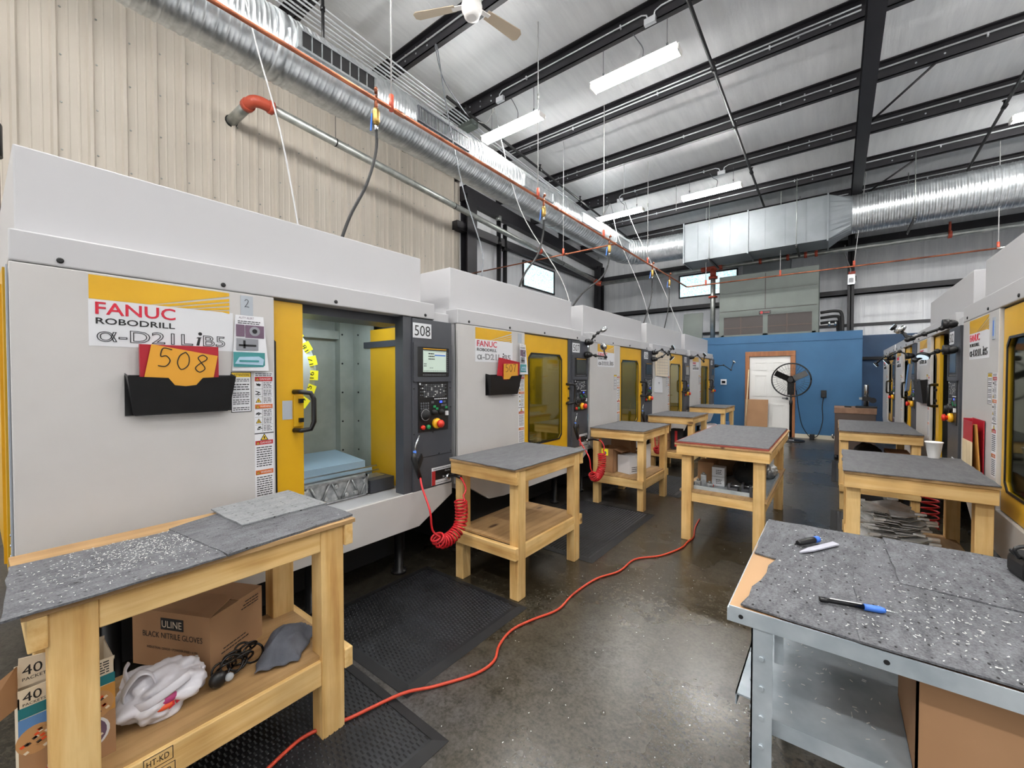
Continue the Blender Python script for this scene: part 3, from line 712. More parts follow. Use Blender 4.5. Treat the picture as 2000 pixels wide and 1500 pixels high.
mb = MB('galvanised'); spiral(mb, (-4.13, 11.92, DZ), (-3.2, 11.92, DZ - .02), DR, .075); mb.rel(du).build('branch_run', du)
for yy in (1.98, 7.7): MB('galvanised').rings([(DX, yy, DZ), (DX, yy + .1, DZ)], DR + .009, 40).rel(du).build('joint_band', du)
for k, (y0, y1) in enumerate(((2.15, 3.12), (3.75, 4.75), (6.2, 7.2), (8.42, 9.4), (10.25, 11.15))):
    x = DX + DR
    mb = MB('dark_grey' if k == 1 else 'galvanised').frame([(y0, DZ - .11), (y1, DZ - .11), (y1, DZ + .10), (y0, DZ + .10)], [(y0 + .03, DZ - .085), (y1 - .03, DZ - .085), (y1 - .03, DZ + .08), (y0 + .03, DZ + .08)], 'x', x - .06, x + .022)
    if k < 2: mb.box(x + .004, x + .0095, y0 + .01, y1 - .01, DZ - .1, DZ + .1, 'black_matt')  # black sheet stands for the shade inside the open slots
    else: mb.box(x - .04, x + .014, y0 + .02, y1 - .02, DZ - .09, DZ + .09)
    nb = 9 if k == 0 else 36
    if k < 2:
        for i in range(nb): yy = y0 + .04 + (y1 - y0 - .08) * i / (nb - 1); mb.box(x + .006, x + .018, yy - (.003 if k else .006), yy + (.003 if k else .006), DZ - .09, DZ + .085, 'galvanised')
    mb.rel(du).build('air_register', du)
rd = thing('rectangular_duct', 'boxy galvanised duct section above the grey air handler', 'duct', (-1.65, 11.98, 5.05))
mb = MB('sheet_metal').box(-3.2, -1.72, 11.58, 12.42, 4.545, 5.54).build('duct_box', rd, loc=(-1.65, 11.98, 5.05), bevel=.004); mb.location = (0, 0, 0)
o = MB('sheet_metal').box(-1.70, -.16, 11.58, 12.42, 4.56, 5.54).build('duct_box', rd, loc=(-1.65, 11.98, 5.05), bevel=.004); o.location = (0, 0, 0)
mb = MB('sheet_metal')
for x in (-3.21, -1.72, -.17): mb.box(x, x + .03, 11.55, 12.45, 4.52, 5.57)
for x in (-2.85, -2.5, -2.1, -1.35, -.95, -.55): mb.box(x, x + .006, 11.574, 11.58, 4.56, 5.53)
mb.rel(rd).build('duct_flange', rd)
ring = []
n = 32
sq = []
for k in range(n):
    t = 2 * PI * k / n + PI / 4; c, s = math.cos(t), math.sin(t); mxx = max(abs(c), abs(s)); sq.append((12.0 + .42 * c / mxx, 5.05 + .49 * s / mxx)); ring.append((12.0 + .41 * c, 5.12 + .41 * s))
MB('sheet_metal').add([(-.15, a, b) for a, b in sq] + [(.26, a, b) for a, b in ring], [(i, (i + 1) % n, n + (i + 1) % n, n + i) for i in range(n)]).rel(rd).build('square_to_round', rd)
sd = MB('galvanised'); spiral(sd, (.26, 12.0, 5.12), (5.98, 12.0, 5.12), .41, .085)
o = sd.build('spiral_duct', loc=(3, 12, 5.12)); tag(o, 'fat round spiral duct on the right behind the main rafter', 'duct')
# trapeze hangers
for x, lb in ((-2.55, 'left part of the boxy duct'), (-.72, 'right part of the boxy duct'), (1.22, 'fat round duct on the right')):
    zt = 4.53 if x < 0 else 4.70
    hg = MB('black_plastic').box(x - .02, x + .02, 11.42, 12.55, zt - .05, zt - .01)
    for yy in (11.46, 12.5): hg.tube([(x, yy, zt - .08), (x, yy, roof_z(yy) + .02)], .008, 6, 'pipe_steel')
    o = hg.build('trapeze_hanger', loc=(x, 12, zt)); tag(o, 'black strut hanger with two rods under the ' + lb, 'hanger', 'duct hangers')

# ---- pipes
def pipe_thing(name, label, cat, mb, loc): return tag(mb.build(name, loc=loc), label, cat)
SX = -6.5
sp = thing('sprinkler_main', 'fat galvanised pipe along the left wall with red end elbow', 'pipe', (SX, 7, 5.1))
MB('pipe_steel').tube([(SX, 2.58, 5.43), (SX, 13.0, 4.80)], .062, 14).rel(sp).build('pipe_run', sp)
MB('pipe_steel').tube([(SX - .14, 2.47, 5.40), (-7.195, 2.44, 5.36)], .072, 14).rings([(-7.185, 2.44, 5.36), (-7.2, 2.44, 5.36)], .085, 14, 'black_plastic').rel(sp).build('wall_stub', sp)
MB('sprinkler_red').rings(smooth_path([(SX, 2.72, 5.425), (SX, 2.58, 5.43), (SX - .04, 2.49, 5.42), (SX - .16, 2.46, 5.40)], 5), .078, 14).rings([(SX, 2.74, 5.425), (SX, 2.68, 5.427)], .09, 14).rings([(SX - .12, 2.47, 5.405), (SX - .2, 2.465, 5.40)], .09, 14).rel(sp).build('red_elbow', sp)
MB('sprinkler_red').rings([(SX, 9.6, 5.005), (SX, 9.72, 4.998)], .08, 14).rel(sp).build('coupling', sp)
hh = MB('black_plastic')
for yy in (3.7, 6.4, 10.9):
    zz = 5.43 - (yy - 2.58) * .0605; hh.tube([(SX, yy, zz + .065), (SX, yy, roof_z(yy) + .2)], .005, 5).rings([(SX, yy - .01, zz), (SX, yy + .01, zz)], .066, 14)
hh.rel(sp).build('pipe_hanger', sp)
bp = thing('sprinkler_cross_main', 'galvanised sprinkler pipe along the end wall with red tee and riser', 'pipe', (-2.79, 13.05, 2.62))
MB('pipe_steel').tube([(-6.38, 13.08, 4.67), (5.98, 13.05, 4.60)], .062, 14).rel(bp).build('pipe_run', bp)
MB('pipe_steel').tube([(-2.79, 13.05, 2.625), (-2.79, 13.05, 4.6)], .066, 14).rel(bp).build('riser', bp)
rd_ = MB('sprinkler_red')
rd_.rings([(-3.05, 13.05, 4.65), (-2.55, 13.05, 4.65)], .085, 14).rings([(-3.1, 13.05, 4.65), (-3.0, 13.05, 4.65)], .1, 14).rings([(-2.79, 13.05, 4.65), (-2.79, 13.05, 4.38)], .08, 14).rings([(-2.79, 13.05, 4.40), (-2.79, 13.05, 4.33)], .12, 14)
rd_.rel(bp).build('red_tee', bp)
MB('sprinkler_red').rings([(-2.79, 13.05, 3.83), (-2.79, 13.05, 3.79)], .12, 14).rel(bp).build('riser_coupling', bp)
MB('sprinkler_red').rings([(SX + .02, 13.0, 4.79), (SX + .1, 13.06, 4.70), (SX + .22, 13.08, 4.67)], .085, 14).rel(bp).build('corner_coupling', bp)
for x in (-1.62, -1.0, -.62, -.40, 1.95): MB('sprinkler_red').rings([(x - .03, 13.06, 4.635 - x * .0057), (x + .03, 13.06, 4.635 - x * .0057)], .082, 14).tube([(x, 13.06, 4.70 - x * .0057), (x, 13.06, 4.9)], .022, 8).rel(bp).build('coupling', bp)
for x, y0, y1, lb in ((-5.1, 4.85, 14.2, 'above the left spiral duct'), (-1.46, -3, 14.2, 'crossing the roof right of the biggest tube light'), (2.13, -3, 14.2, 'at the right end of the roof')):
    m_ = MB('black_plastic').tube([(x, y0, roof_z(y0) - .12), (x, y1, roof_z(y1) - .12)], .024, 8)
    for yy in ((5.3, 7.6, 9.4, 10.9) if x < -4 else (6.75, 8.4, 10.3)):
        zz = roof_z(yy) - .12; m_.rings([(x, yy - .05, zz), (x, yy + .05, zz)], .036, 8).tube([(x, yy, zz), (x, yy, zz + .1)], .016, 6).rings([(x, yy, zz + .09), (x, yy, zz + .10)], .03, 8)
    pipe_thing('sprinkler_branch', 'thin black sprinkler pipe ' + lb, 'pipe', m_, (x, 6, 5.9))
pipe_thing('drop_pipe', 'short black pipe dropping from the roof to the spiral duct', 'pipe', MB('black_plastic').tube([(-5.05, 2.72, DZ + DR), (-5.05, 2.72, roof_z(2.72) + .02)], .02, 8).rings([(-5.05, 2.72, 6.05), (-5.05, 2.72, 6.1)], .03, 8), (-5.05, 2.72, 5.4))
pipe_thing('wall_pipe', 'left of two black pipes standing against the white left wall', 'pipe', MB('black_plastic').tube([(-7.05, 8.56, 0), (-7.05, 8.56, 5.65)], .06, 10).rings([(-7.05, 8.56, 5.0), (-7.05, 8.56, 5.1)], .08, 10).rings([(-7.05, 8.56, 5.62), (-7.05, 8.56, 5.75)], .075, 10, 'pipe_steel'), (-7.05, 8.56, 0))
pipe_thing('wall_pipe', 'right of two black pipes standing against the white left wall', 'pipe', MB('black_plastic').tube([(-7.05, 8.82, 0), (-7.05, 8.82, 5.6)], .06, 10).rings([(-7.05, 8.82, 4.9), (-7.05, 8.82, 5.0)], .08, 10), (-7.05, 8.82, 0))
# conduit bundle along the roof above the duct: each run its own object
for i in range(8):
    x = -5.30 - .075 * i if i < 6 else -5.98 - .09 * (i - 6); dz = -.03 if i < 6 else -.05
    w = [(x, -1.5, roof_z(-1.5) + dz)] + [(x + RND.uniform(-.012, .012), q, roof_z(q) + dz - RND.uniform(0, .01)) for q in (1.3, 2.72, 4.14, 5.57)]
    w += [(x - (.12 if i in (0, 3) else 0), 7.0, roof_z(7) + dz), (x - (.12 if i in (0, 3) else 0), 13.5, roof_z(13.5) + dz)]
    o = MB('conduit').tube(w, .0135, 6).build('conduit', loc=(x, 4, roof_z(4) - .03))
    tag(o, 'galvanised conduit in the bundle running under the roof beams beside the spiral duct', 'conduit', 'conduit bundle beside the spiral duct')
o = MB('hvac_green').box(-5.75, -5.25, 5.60, 5.78, roof_z(5.6) - .12, roof_z(5.6) - .02).build('junction_box', loc=(-5.5, 5.7, 6.1)); tag(o, 'grey junction box in the conduit bundle under the roof', 'box')
# copper air lines
CX, CZ = -3.2, 3.96
cl = thing('copper_air_line', 'long copper air pipe below the spiral duct, turning along the blue wall', 'pipe', (CX, 6, CZ))
mb = MB('copper').tube([(CX, -1.5, CZ), (CX, 11.86, CZ), (CX + .04, 11.9, CZ), (2.45, 11.9, CZ)], .017, 10)
for yy in (2.45, 5.2, 7.24, 9.5): mb.rings([(CX, yy - .05, CZ), (CX, yy + .05, CZ)], .023, 10)
mb.rel(cl).build('pipe_run', cl)
mb = MB('copper').tube([(CX, 7.24, CZ), (-7.1, 7.24, CZ)], .014, 10).rings([(-4.3, 7.24, CZ), (-4.2, 7.24, CZ)], .022, 10); mb.rel(cl).build('cross_branch', cl)
MB('pipe_steel').rings([(2.40, 11.9, CZ), (2.52, 11.9, CZ)], .026, 10).rel(cl).build('end_cap', cl)
for x, y, top in ((CX, 2.36, 0), (CX, 4.72, 0), (CX, 6.75, 0), (CX, 8.9, 0), (-4.85 - .02 + .0, 7.24, 0), (-2.72, 11.9, 0), (-1.06, 11.9, 0), (.31, 11.9, 0), (2.42, 11.9, 0)):
    yt = y if abs(x - .31) > .01 else y - .0
    z1 = roof_z(y) + .03
    if abs(x + 4.87) < .05: x = -4.3
    xt = x if abs(x - .31) > .01 else .5
    mb = MB('cable_white').tube([(x, y, CZ + .05), (xt, y, z1)], .0075, 6)
    mb.rings([(x, y, CZ + .12), (x, y, CZ - .02)], .022, 8, 'sprinkler_red')
    mb.rings([(x + (xt - x) * .55, y, CZ + .05 + (z1 - CZ - .05) * .55), (x + (xt - x) * .58, y, CZ + .05 + (z1 - CZ - .05) * .58)], .014, 6, 'pipe_steel')
    mb.rel(cl).build('hanger_rod', cl)
def drop(y, hose, label):
    r = thing('air_drop', label, 'air hose', (CX, y, CZ), 0, 'air drops from the copper line')
    MB('copper').rings([(0, 0, .03), (0, 0, -.10)], .016, 8).rings([(0, 0, .05), (.03, -.02, .075), (.05, -.04, .04)], .014, 8).build('riser', r)
    v = MB('brass').rings([(0, 0, -.08), (0, 0, -.11), (0, 0, -.19), (0, 0, -.22)], [.022, .032, .032, .02], 10).build('ball_valve', r)
    MB('pen_blue').obox((-.04, -.02, -.19), (.008, 0, 0), (0, .004, 0), (.01, 0, .07)).build('valve_lever', v)
    MB('chrome').rings([(0, 0, -.22), (0, 0, -.27)], .017, 8).build('fitting', r)
    MB('black_matt').tube([Vector(p) - Vector((CX, y, CZ)) for p in hose], .013, 8, smooth=6).build('hose', r)
drop(2.2, [(CX, 2.2, 3.70), (CX + .01, 2.19, 3.5), (CX + .08, 2.05, 3.15), (-3.05, 1.85, 2.8), (-3.0, 1.7, 2.441)], 'black air hose with brass valve dropping to the machine with plate 508')
drop(4.86, [(CX, 4.86, 3.70), (CX + .01, 4.83, 3.5), (CX + .08, 4.6, 3.15), (-3.05, 4.2, 2.8), (-3.0, 3.95, 2.441)], 'black air hose dropping to the top of the machine with plate 507')
drop(6.98, [(CX, 6.98, 3.70), (CX + .01, 6.9, 3.5), (CX + .08, 6.5, 3.2), (-3.05, 5.7, 2.8), (-3.0, 5.2, 2.441)], 'black air hose dropping by the cross branch of the copper line')
drop(9.2, [(CX, 9.2, 3.70), (CX + .01, 9.15, 3.5), (-3.1, 8.8, 3.1), (-3.0, 8.0, 2.441)], 'black air hose dropping to the machine with the hung garment')
drop(10.4, [(CX, 10.4, 3.70), (CX + .01, 10.35, 3.5), (-3.1, 10.0, 3.1), (-3.0, 9.3, 2.441)], 'farthest black air hose, dropping to the last machine of the row')
# power cables hanging from the roof to the machines
def cable(pts, label, r=.007, m='cable_white'):
    o = MB(m).tube(pts, r, 6, smooth=6).build('power_cable', loc=pts[-1]); tag(o, label, 'cable', 'power cables hung from the roof')
cable([(-4.2, 1.35, roof_z(1.4) + .02), (-4.0, 1.36, 5.3), (-3.6, 1.38, 4.2), (-3.2, 1.4, 3.3), (-3.0, 1.45, 2.441)], 'white cable from the roof to the machine with plate 508', .006)
y_ = 4.14
cable([(-5.2, 5.5, 6.15), (-4.9, 5.0, 5.95), (-4.75, 4.45, 6.05), (-4.6, 4.16, 6.26), (-4.56, 4.14, 6.28), (-4.5, 4.12, 6.1), (-4.3, 4.1, 5.2), (-3.9, 4.0, 4.0), (-3.3, 3.7, 3.0), (-3.0, 3.3, 2.441)], 'grey cable looped on the beam above the fan, going to machine 507', .008, 'cable_grey')
cable([(-5.1, 5.6, 6.1), (-4.9, 5.62, 6.0), (-4.75, 5.6, 6.12), (-4.65, 5.55, 6.1), (-4.5, 5.5, 5.6), (-4.0, 5.4, 4.2), (-3.2, 5.3, 3.0), (-3.0, 5.3, 2.441)], 'cable past the nearer left tube light down to the third machine', .008)
cable([(-5.2, 10.2, 5.9), (-4.9, 10.15, 5.7), (-4.7, 10.2, 5.98), (-4.6, 10.15, 5.9), (-4.3, 9.9, 5.0), (-3.5, 9.3, 3.5), (-3.1, 9.0, 2.441)], 'cable from the far left tube light to the fourth machine', .008)
cable([(-4.3, 10.3, 6.0), (-4.1, 10.5, 5.3), (-3.6, 10.9, 4.0), (-3.0, 11.0, 2.441)], 'cable from the far roof beam to the last machine of the row', .008)
for x, y, zb, lb in ((-3.62, 8.61, 5.45, 'first'), (-3.0, 10.21, 5.44, 'second')):
    o = MB('cable_white').tube([(x, y, roof_z(y)), (x, y, zb)], .006, 6).build('hanger_rod', loc=(x, y, zb)); tag(o, 'thin steel rod hanging free from the roof, the %s beyond the double conduit beam' % lb, 'rod')

# ================================================================ END WALL EQUIPMENT
hv = thing('air_handler', 'grey green air handling unit standing on top of the blue enclosure', 'air handler', (-1.45, 12.75, 2.62))
MB('hvac_green').box(-2.56, -.33, 12.75, 13.6, 2.62, 4.28).rel(hv).build('cabinet', hv, bevel=.006)
mb = MB('hvac_green').box(-2.53, -1.47, 12.742, 12.75, 3.32, 4.25).box(-1.45, -.36, 12.742, 12.75, 3.32, 4.25).box(-2.56, -.33, 12.735, 12.75, 3.15, 3.30).box(-2.56, -2.44, 12.735, 12.75, 2.62, 3.15).box(-1.51, -1.40, 12.735, 12.75, 2.62, 3.15).box(-.46, -.33, 12.735, 12.75, 2.62, 3.15).box(-2.5, -.38, 12.735, 12.75, 2.62, 2.665)
mb.rel(hv).build('access_panel', hv)
MB('grille_dark').box(-1.468, -1.452, 12.7435, 12.7445, 3.31, 4.25).box(-2.53, -.36, 12.738, 12.7405, 3.302, 3.314).box(-2.53, -.36, 12.741, 12.7418, 3.80, 3.806).rel(hv).build('panel_seam', hv)
for a, b in ((-2.44, -1.51), (-1.40, -.46)):
    mb = MB('grille_dark').box(a, b, 12.742, 12.749, 2.665, 3.15).box(a, b, 12.738, 12.742, 2.84, 2.86, 'dark_brown').box((a + b) / 2 - .06, (a + b) / 2 - .04, 12.736, 12.742, 2.665, 3.15, 'dark_brown'); mb.rel(hv).build('intake_filter', hv)
mb = MB('black_gloss').box(-1.60, -1.33, 12.728, 12.735, 3.17, 3.26).lathe((-1.54, 12.728, 3.215), (0, -1, 0), [(0, .036), (.002, .036)], 16, 'label_red')
mb.text('TRANE', (-1.49, 12.726, 3.20), (1, 0, 0), (0, 0, 1), h=.03, w=.13, m='label_red'); mb.rel(hv).build('nameplate', hv)
MB('sheet_metal').box(-2.05, -.95, 13.15, 13.55, 4.28, 5.2).box(-2.05, -.95, 12.42, 13.2, 4.85, 5.2).rel(hv).build('supply_plenum', hv)
for x in (-2.3, -.55): pass
o = MB('hvac_green').obox((-3.37, 13.2, 3.02), (.275, 0, 0), (0, .015, .003), (0, .06, .40)).build('leaning_panel', loc=(-3.37, 13.2, 2.62)); tag(o, 'grey green metal panel leaning on top of the enclosure', 'panel')
mb = MB('black_matt')
for k in range(3): mb.tube([(-.30, 12.95 + .1 * k, 3.12 - .12 * k), (.0, 12.95 + .1 * k, 3.14 - .12 * k), (.12 - .04 * k, 12.95 + .1 * k, 3.05 - .1 * k), (.14 - .04 * k, 12.95 + .1 * k, 2.62)], .035, 8, smooth=5)
for x in (-.12, .0): mb.rings([(x, 12.93, 2.78), (x, 12.93, 2.9)], .025, 8, 'chrome')
tag(mb.build('refrigerant_pipes', loc=(0, 13, 2.62)), 'black insulated pipe loops beside the air handler', 'pipe')
sb = thing('disconnect_switch', 'grey switch box with orange tag on the black column', 'switch', (.32, 14.24, 3.95))
MB('galvanised').rel(sb).box(-.08, .08, -.09, 0, 0, .27).build('enclosure', sb, bevel=.005)
MB('plate_white').box(-.055, .045, -.094, -.09, .05, .17).build('label', sb); MB('cord_orange').box(-.06, .08, -.10, -.09, .27, .34).build('warning_tag', sb); MB('black_plastic').box(.08, .10, -.07, -.03, .08, .22).build('switch_lever', sb)
o = MB('cable_white').tube([(.18, 14.15, 5.0), (.18, 14.15, 4.75), (.30, 14.15, 4.35), (.30, 14.15, 4.25)], .014, 6).build('conduit', loc=(.2, 14.15, 4.2)); tag(o, 'bent white conduit entering the switch box on the column', 'conduit')
th = thing('thermostat', 'small white thermostat on the blue wall left of the door', 'thermostat', (-2.42, 12.7, 1.385)); MB('plate_white').box(-.075, .075, -.03, -.001, -.075, .075).build('case', th, bevel=.008); MB('black_gloss').box(-.045, .045, -.034, -.03, -.035, .03).build('screen', th)
ou = thing('wall_outlet', 'black plug and outlet on the blue wall right of the door', 'outlet', (-.205, 12.7, 1.11)); MB('black_plastic').box(-.055, .055, -.03, -.001, -.09, .09).build('plate', ou, bevel=.006); MB('black_plastic').box(-.035, .035, -.075, -.03, -.08, .02).build('plug', ou, bevel=.006)
o = MB('black_matt').box(.53, 1.05, 14.56, 14.63, 1.98, 2.06).build('wall_bracket', loc=(.75, 14.6, 2)); tag(o, 'short black bracket on the navy part of the end wall', 'bracket')
o = MB('cardboard').obox((-1.615, 12.53, .47), (.262, 0, 0), (0, .006, .001), (0, .075, .464)).build('cardboard_sheet', loc=(-1.615, 12.5, 0)); tag(o, 'brown cardboard sheet leaning against the white door', 'cardboard')
o = MB('broom_wood').tube([(-1.85, 12.42, 0), (-1.81, 12.66, 1.72)], .013, 8).build('broom_stick', loc=(-1.85, 12.42, 0)); tag(o, 'pale wooden stick leaning beside the cardboard sheet', 'stick')
# pedestal fan
pf = thing('pedestal_fan', 'black pedestal fan standing in front of the white door', 'fan', (-.82, 11.95, 0))
MB('black_plastic').lathe((0, 0, 0), (0, 0, 1), [(0, .29), (.02, .29), (.035, .26), (.05, .06), (.08, .04)], 28).box(-.02, .08, -.2, -.12, .034, .042, 'paper').build('base', pf)
MB('black_plastic').lathe((0, 0, .06), (0, 0, 1), [(0, .028), (.8, .028), (.81, .035), (.9, .035), (.91, .022), (1.3, .022)], 14).build('pole', pf)
MB('black_plastic').lathe((0, .14, 1.455), (0, -1, 0), [(0, .07), (.04, .095), (.18, .095), (.22, .05)], 20).box(-.06, .06, -.02, .1, 1.1, 1.37).build('motor', pf)
g = MB('black_plastic')
for yy, rr in ((-.16, .385), (-.02, .40), (.0, .385)): g.tube([(rr * math.cos(k * PI / 20), yy, 1.455 + rr * math.sin(k * PI / 20)) for k in range(41)], .0075, 6)
for rr, yy in ((.14, -.20), (.27, -.195)): g.tube([(rr * math.cos(k * PI / 16), yy, 1.455 + rr * math.sin(k * PI / 16)) for k in range(33)], .002, 5)
for k in range(36):
    c, s = math.cos(k * PI / 18), math.sin(k * PI / 18)
    g.tube([(.05 * c, -.2, 1.455 + .05 * s), (.3 * c, -.195, 1.455 + .3 * s), (.385 * c, -.16, 1.455 + .385 * s), (.40 * c, -.02, 1.455 + .40 * s), (.2 * c, .03, 1.455 + .2 * s)], .0017, 4)
g.lathe((0, -.21, 1.455), (0, 1, 0), [(0, .055), (.015, .055)], 16)
g.build('guard', pf)
for a in (28, 152, 270):
    c, s = math.cos(math.radians(a)), math.sin(math.radians(a))
    MB('black_plastic').obox((.21 * c, -.09, 1.455 + .21 * s), (.145 * c, 0, .145 * s), (-.065 * s, .022, .065 * c), (0.002 * s, .003, -.002 * c)).build('blade', pf)
MB('black_plastic').lathe((0, -.13, 1.455), (0, 1, 0), [(0, .05), (.1, .055)], 16).build('hub', pf)
o = MB('black_matt').tube([(-.72, 12.06, 1.2), (-.69, 12.25, .8), (-.62, 12.4, .35), (-.5, 12.52, .1), (-.42, 12.5, .05), (-.3, 12.55, .12), (-.22, 12.6, .45), (-.23, 12.64, .8), (-.205, 12.64, 1.04)], .009, 6, smooth=6).build('fan_cord', loc=(-.5, 12.5, 0)); tag(o, 'dark cord drooping from the pedestal fan to the wall outlet', 'cord')
o = MB('black_plastic').box(-.47, -.37, 12.45, 12.55, 0, .13).build('cord_adapter', loc=(-.42, 12.5, 0), bevel=.01); tag(o, 'small black adapter box on the floor by the baseboard', 'adapter')

# ================================================================ BENCHES
BV = .004
def bench(label, x0, x1, y0, y1, h=.915, zs=.36, lw=.075, ld=.088, style='end', rail=.092, red=False, group='wooden shop benches', shelf=True, top=True, low=None):
    """wooden bench: four legs, top rails, top board, shelf rails, shelf board (local origin at its -x -y corner on the floor)"""
    r = thing('work_bench', label, 'bench', (x0, y0, 0), 0, group)
    w, l = x1 - x0, y1 - y0; t = .038
    zt = h - .018
    oy = t if style in ('end', 'all') else 0
    ox = t if style == 'all' else 0
    for a, b in ((ox, oy), (w - ox - lw, oy), (ox, l - oy - ld), (w - ox - lw, l - oy - ld)):
        MB('wood_z').box(a, a + lw, b, b + ld, 0, zt).build('leg', r, bevel=BV)
    for b in (0, l - t): MB('wood_x').box(-.012 if style == 'end' else 0, w + (.012 if style == 'end' else 0), b, b + t, zt - rail, zt).build('end_rail', r, bevel=BV)
    for a in (ox + .004, w - ox - t - .004) if style == 'end' else (0, w - t):
        yy0, yy1 = (oy + ld, l - oy - ld) if style == 'end' else (t, l - t)
        MB('wood_y').box(a, a + t, yy0, yy1, zt - rail, zt).build('side_rail', r, bevel=BV)
    MB('ply').box(-.015, w + .015, -.01, l + .01, zt, h).build('top_board', r, bevel=.002)
    if shelf:
        lo = low if low else zs - .085
        for b in ((0, l - t) if style == 'end' else (oy + .01, l - oy - t - .01)): MB('wood_x').box(-.005 if style == 'end' else ox + lw, w + .005 if style == 'end' else w - ox - lw, b, b + t, lo, zs).build('shelf_rail', r, bevel=BV)
        for a in (ox + .004, w - ox - t - .004): MB('wood_y').box(a, a + t, oy + ld, l - oy - ld, lo - .02, zs).build('shelf_rail', r, bevel=BV)
        MB('ply').box(.02, w - .02, .045, l - .045, zs, zs + .015).build('shelf_board', r)
    if red: MB('wood_red_edge').box(-.010, w - .006, -.010, l + .004, h, h + .012).build('red_edge_board', r)
    return r
def pad(label, pts, z, m='felt_plain', group='felt pads on the benches', th=.006, wave=.004, name='felt_pad'):
    out = []
    n = len(pts)
    for i in range(n):
        a, b = Vector(pts[i]), Vector(pts[(i + 1) % n]); L = (b - a).length; k = max(2, int(L / .06)); d = (b - a).normalized(); q = Vector((-d.y, d.x))
        for j in range(k): out.append(a + (b - a) * (j / k) + q * (RND.uniform(-wave, wave) if j else 0))
    c = sum((Vector(p) for p in pts), Vector((0, 0))) / n
    o = MB(m).prism([(p.x, p.y) for p in out], 'z', z, z + th).build(name, loc=(c.x, c.y, z)); tag(o, label, 'pad', group); return o

TA = bench('wooden bench in front of the machine with plate 508, chips on its top', -2.235, -1.685, .08, 1.02, zs=.345, lw=.085, ld=.10)
TB = bench('empty wooden bench with bare shelf in front of machine 507', -2.29, -1.69, 2.22, 3.16, zs=.375)
TC = bench('wooden bench with brown and white boxes on its shelf', -2.33, -1.70, 4.60, 5.52, zs=.35)
TD = bench('wooden bench behind the one with the white box, red coiled hose beside it', -2.36, -1.70, 6.66, 7.62, zs=.35)
TE = bench('farthest left wooden bench by the blue wall with bundles under it', -2.34, -1.70, 9.0, 10.0, zs=.35)
TM = bench('big wooden table with red edged top standing alone in the aisle', -1.175, -.42, 4.06, 5.80, style='all', zs=.455, lw=.088, ld=.088, red=True)
TR = bench('right bench holding the stack of metal stampings on its shelf', .07, .735, 3.54, 4.50, zs=.33)
TQ = bench('right bench behind the one with the metal stampings', .06, .735, 6.10, 7.60, zs=.30)
Z0 = .9155
# felt on top
pad('grey felt pad on the chip covered bench, left half', [(-1.655, .035), (-2.115, .065), (-2.10, .53), (-1.655, .53)], Z0, 'felt')
pad('grey felt pad on the chip covered bench, right half', [(-1.70, 1.035), (-1.655, .535), (-2.12, .48), (-2.20, .70), (-2.15, 1.03)], Z0, 'felt', th=.009)
pad('light grey felt piece lying on top of the darker pad of the chip covered bench', [(-1.915, .67), (-2.26, .665), (-2.31, 1.03), (-1.93, 1.04)], Z0 + .010, 'felt_light')
pad('grey felt covering the empty bench with the bare shelf', [(-1.67, 2.19), (-2.315, 2.215), (-2.31, 3.18), (-1.665, 3.19)], Z0)
pad('grey felt covering the bench with the white box below', [(-1.685, 4.585), (-2.35, 4.585), (-2.35, 5.54), (-1.68, 5.54)], Z0)
pad('grey felt covering the bench behind the one with the white box', [(-1.69, 6.64), (-2.38, 6.64), (-2.38, 7.64), (-1.685, 7.64)], Z0)
pad('grey felt covering the farthest left bench', [(-1.69, 8.98), (-2.36, 8.98), (-2.36, 10.0), (-1.69, 10.0)], Z0)
pad('grey felt covering the red edged aisle table', [(-.43, 4.07), (-1.165, 4.07), (-1.16, 5.79), (-.43, 5.79)], Z0 + .0125, wave=.002)
pad('grey felt covering the bench above the metal stampings', [(.05, 3.52), (.75, 3.525), (.755, 4.52), (.055, 4.52)], Z0)
pad('grey felt covering the right bench behind the stampings bench', [(.05, 6.08), (.75, 6.08), (.745, 7.62), (.05, 7.62)], Z0)
# stamped lumber marks on the near bench
mk = MB('ink')
for k in range(2):
    y = .31 + .005 * k; z = .322 - .052 * k
    for a, b, c, d in ((y, y + .075, z + .018, z + .020), (y, y + .075, z - .022, z - .020), (y, y + .002, z - .022, z + .02), (y + .073, y + .075, z - .022, z + .02)): mk.box(-1.6896, -1.6886, a, b, c, d)
    mk.text('HT-KD', (-1.6882, y + .008, z - .010), NY, NZ, h=.02, w=.056)
mk.v = [v - Vector((-2.235, .08, 0)) for v in mk.v]; mk.build('lumber_stamp', TA)

# metal chips
def chips(label, n, area, z, loc, name='metal_chips', smax=.0062):
    mb = MB('chip_metal'); r = random.Random(n)
    for i in range(n):
        for _ in range(20):
            p = area(r)
            if p: break
        a = r.uniform(0, PI); L = r.uniform(.002, smax) * (1.6 if r.random() < .08 else 1); c, s = math.cos(a), math.sin(a); q = r.uniform(-.4, .4)
        mb.obox((p[0], p[1], z + .0012), (L * c * .5, L * s * .5, L * .1 * q), (-s * .0009, c * .0009, 0), (0, 0, .0006))
    tag(mb.build(name, loc=loc, fix=False), label, 'chips', kind='stuff')
def arA(r):
    t = r.random()
    if t < .55: return (r.gauss(-1.93, .09), r.gauss(.40, .13))
    return (r.uniform(-2.12, -1.67), r.uniform(.06, 1.0))
def clampA(r):
    p = arA(r); return p if -2.11 < p[0] < -1.67 and .06 < p[1] < .50 or -1.9 < p[0] < -1.68 and .5 < p[1] < 1.0 else None
chips('bright metal chips scattered over the felt of the near left bench', 900, clampA, Z0 + .0062, (-1.9, .5, Z0))

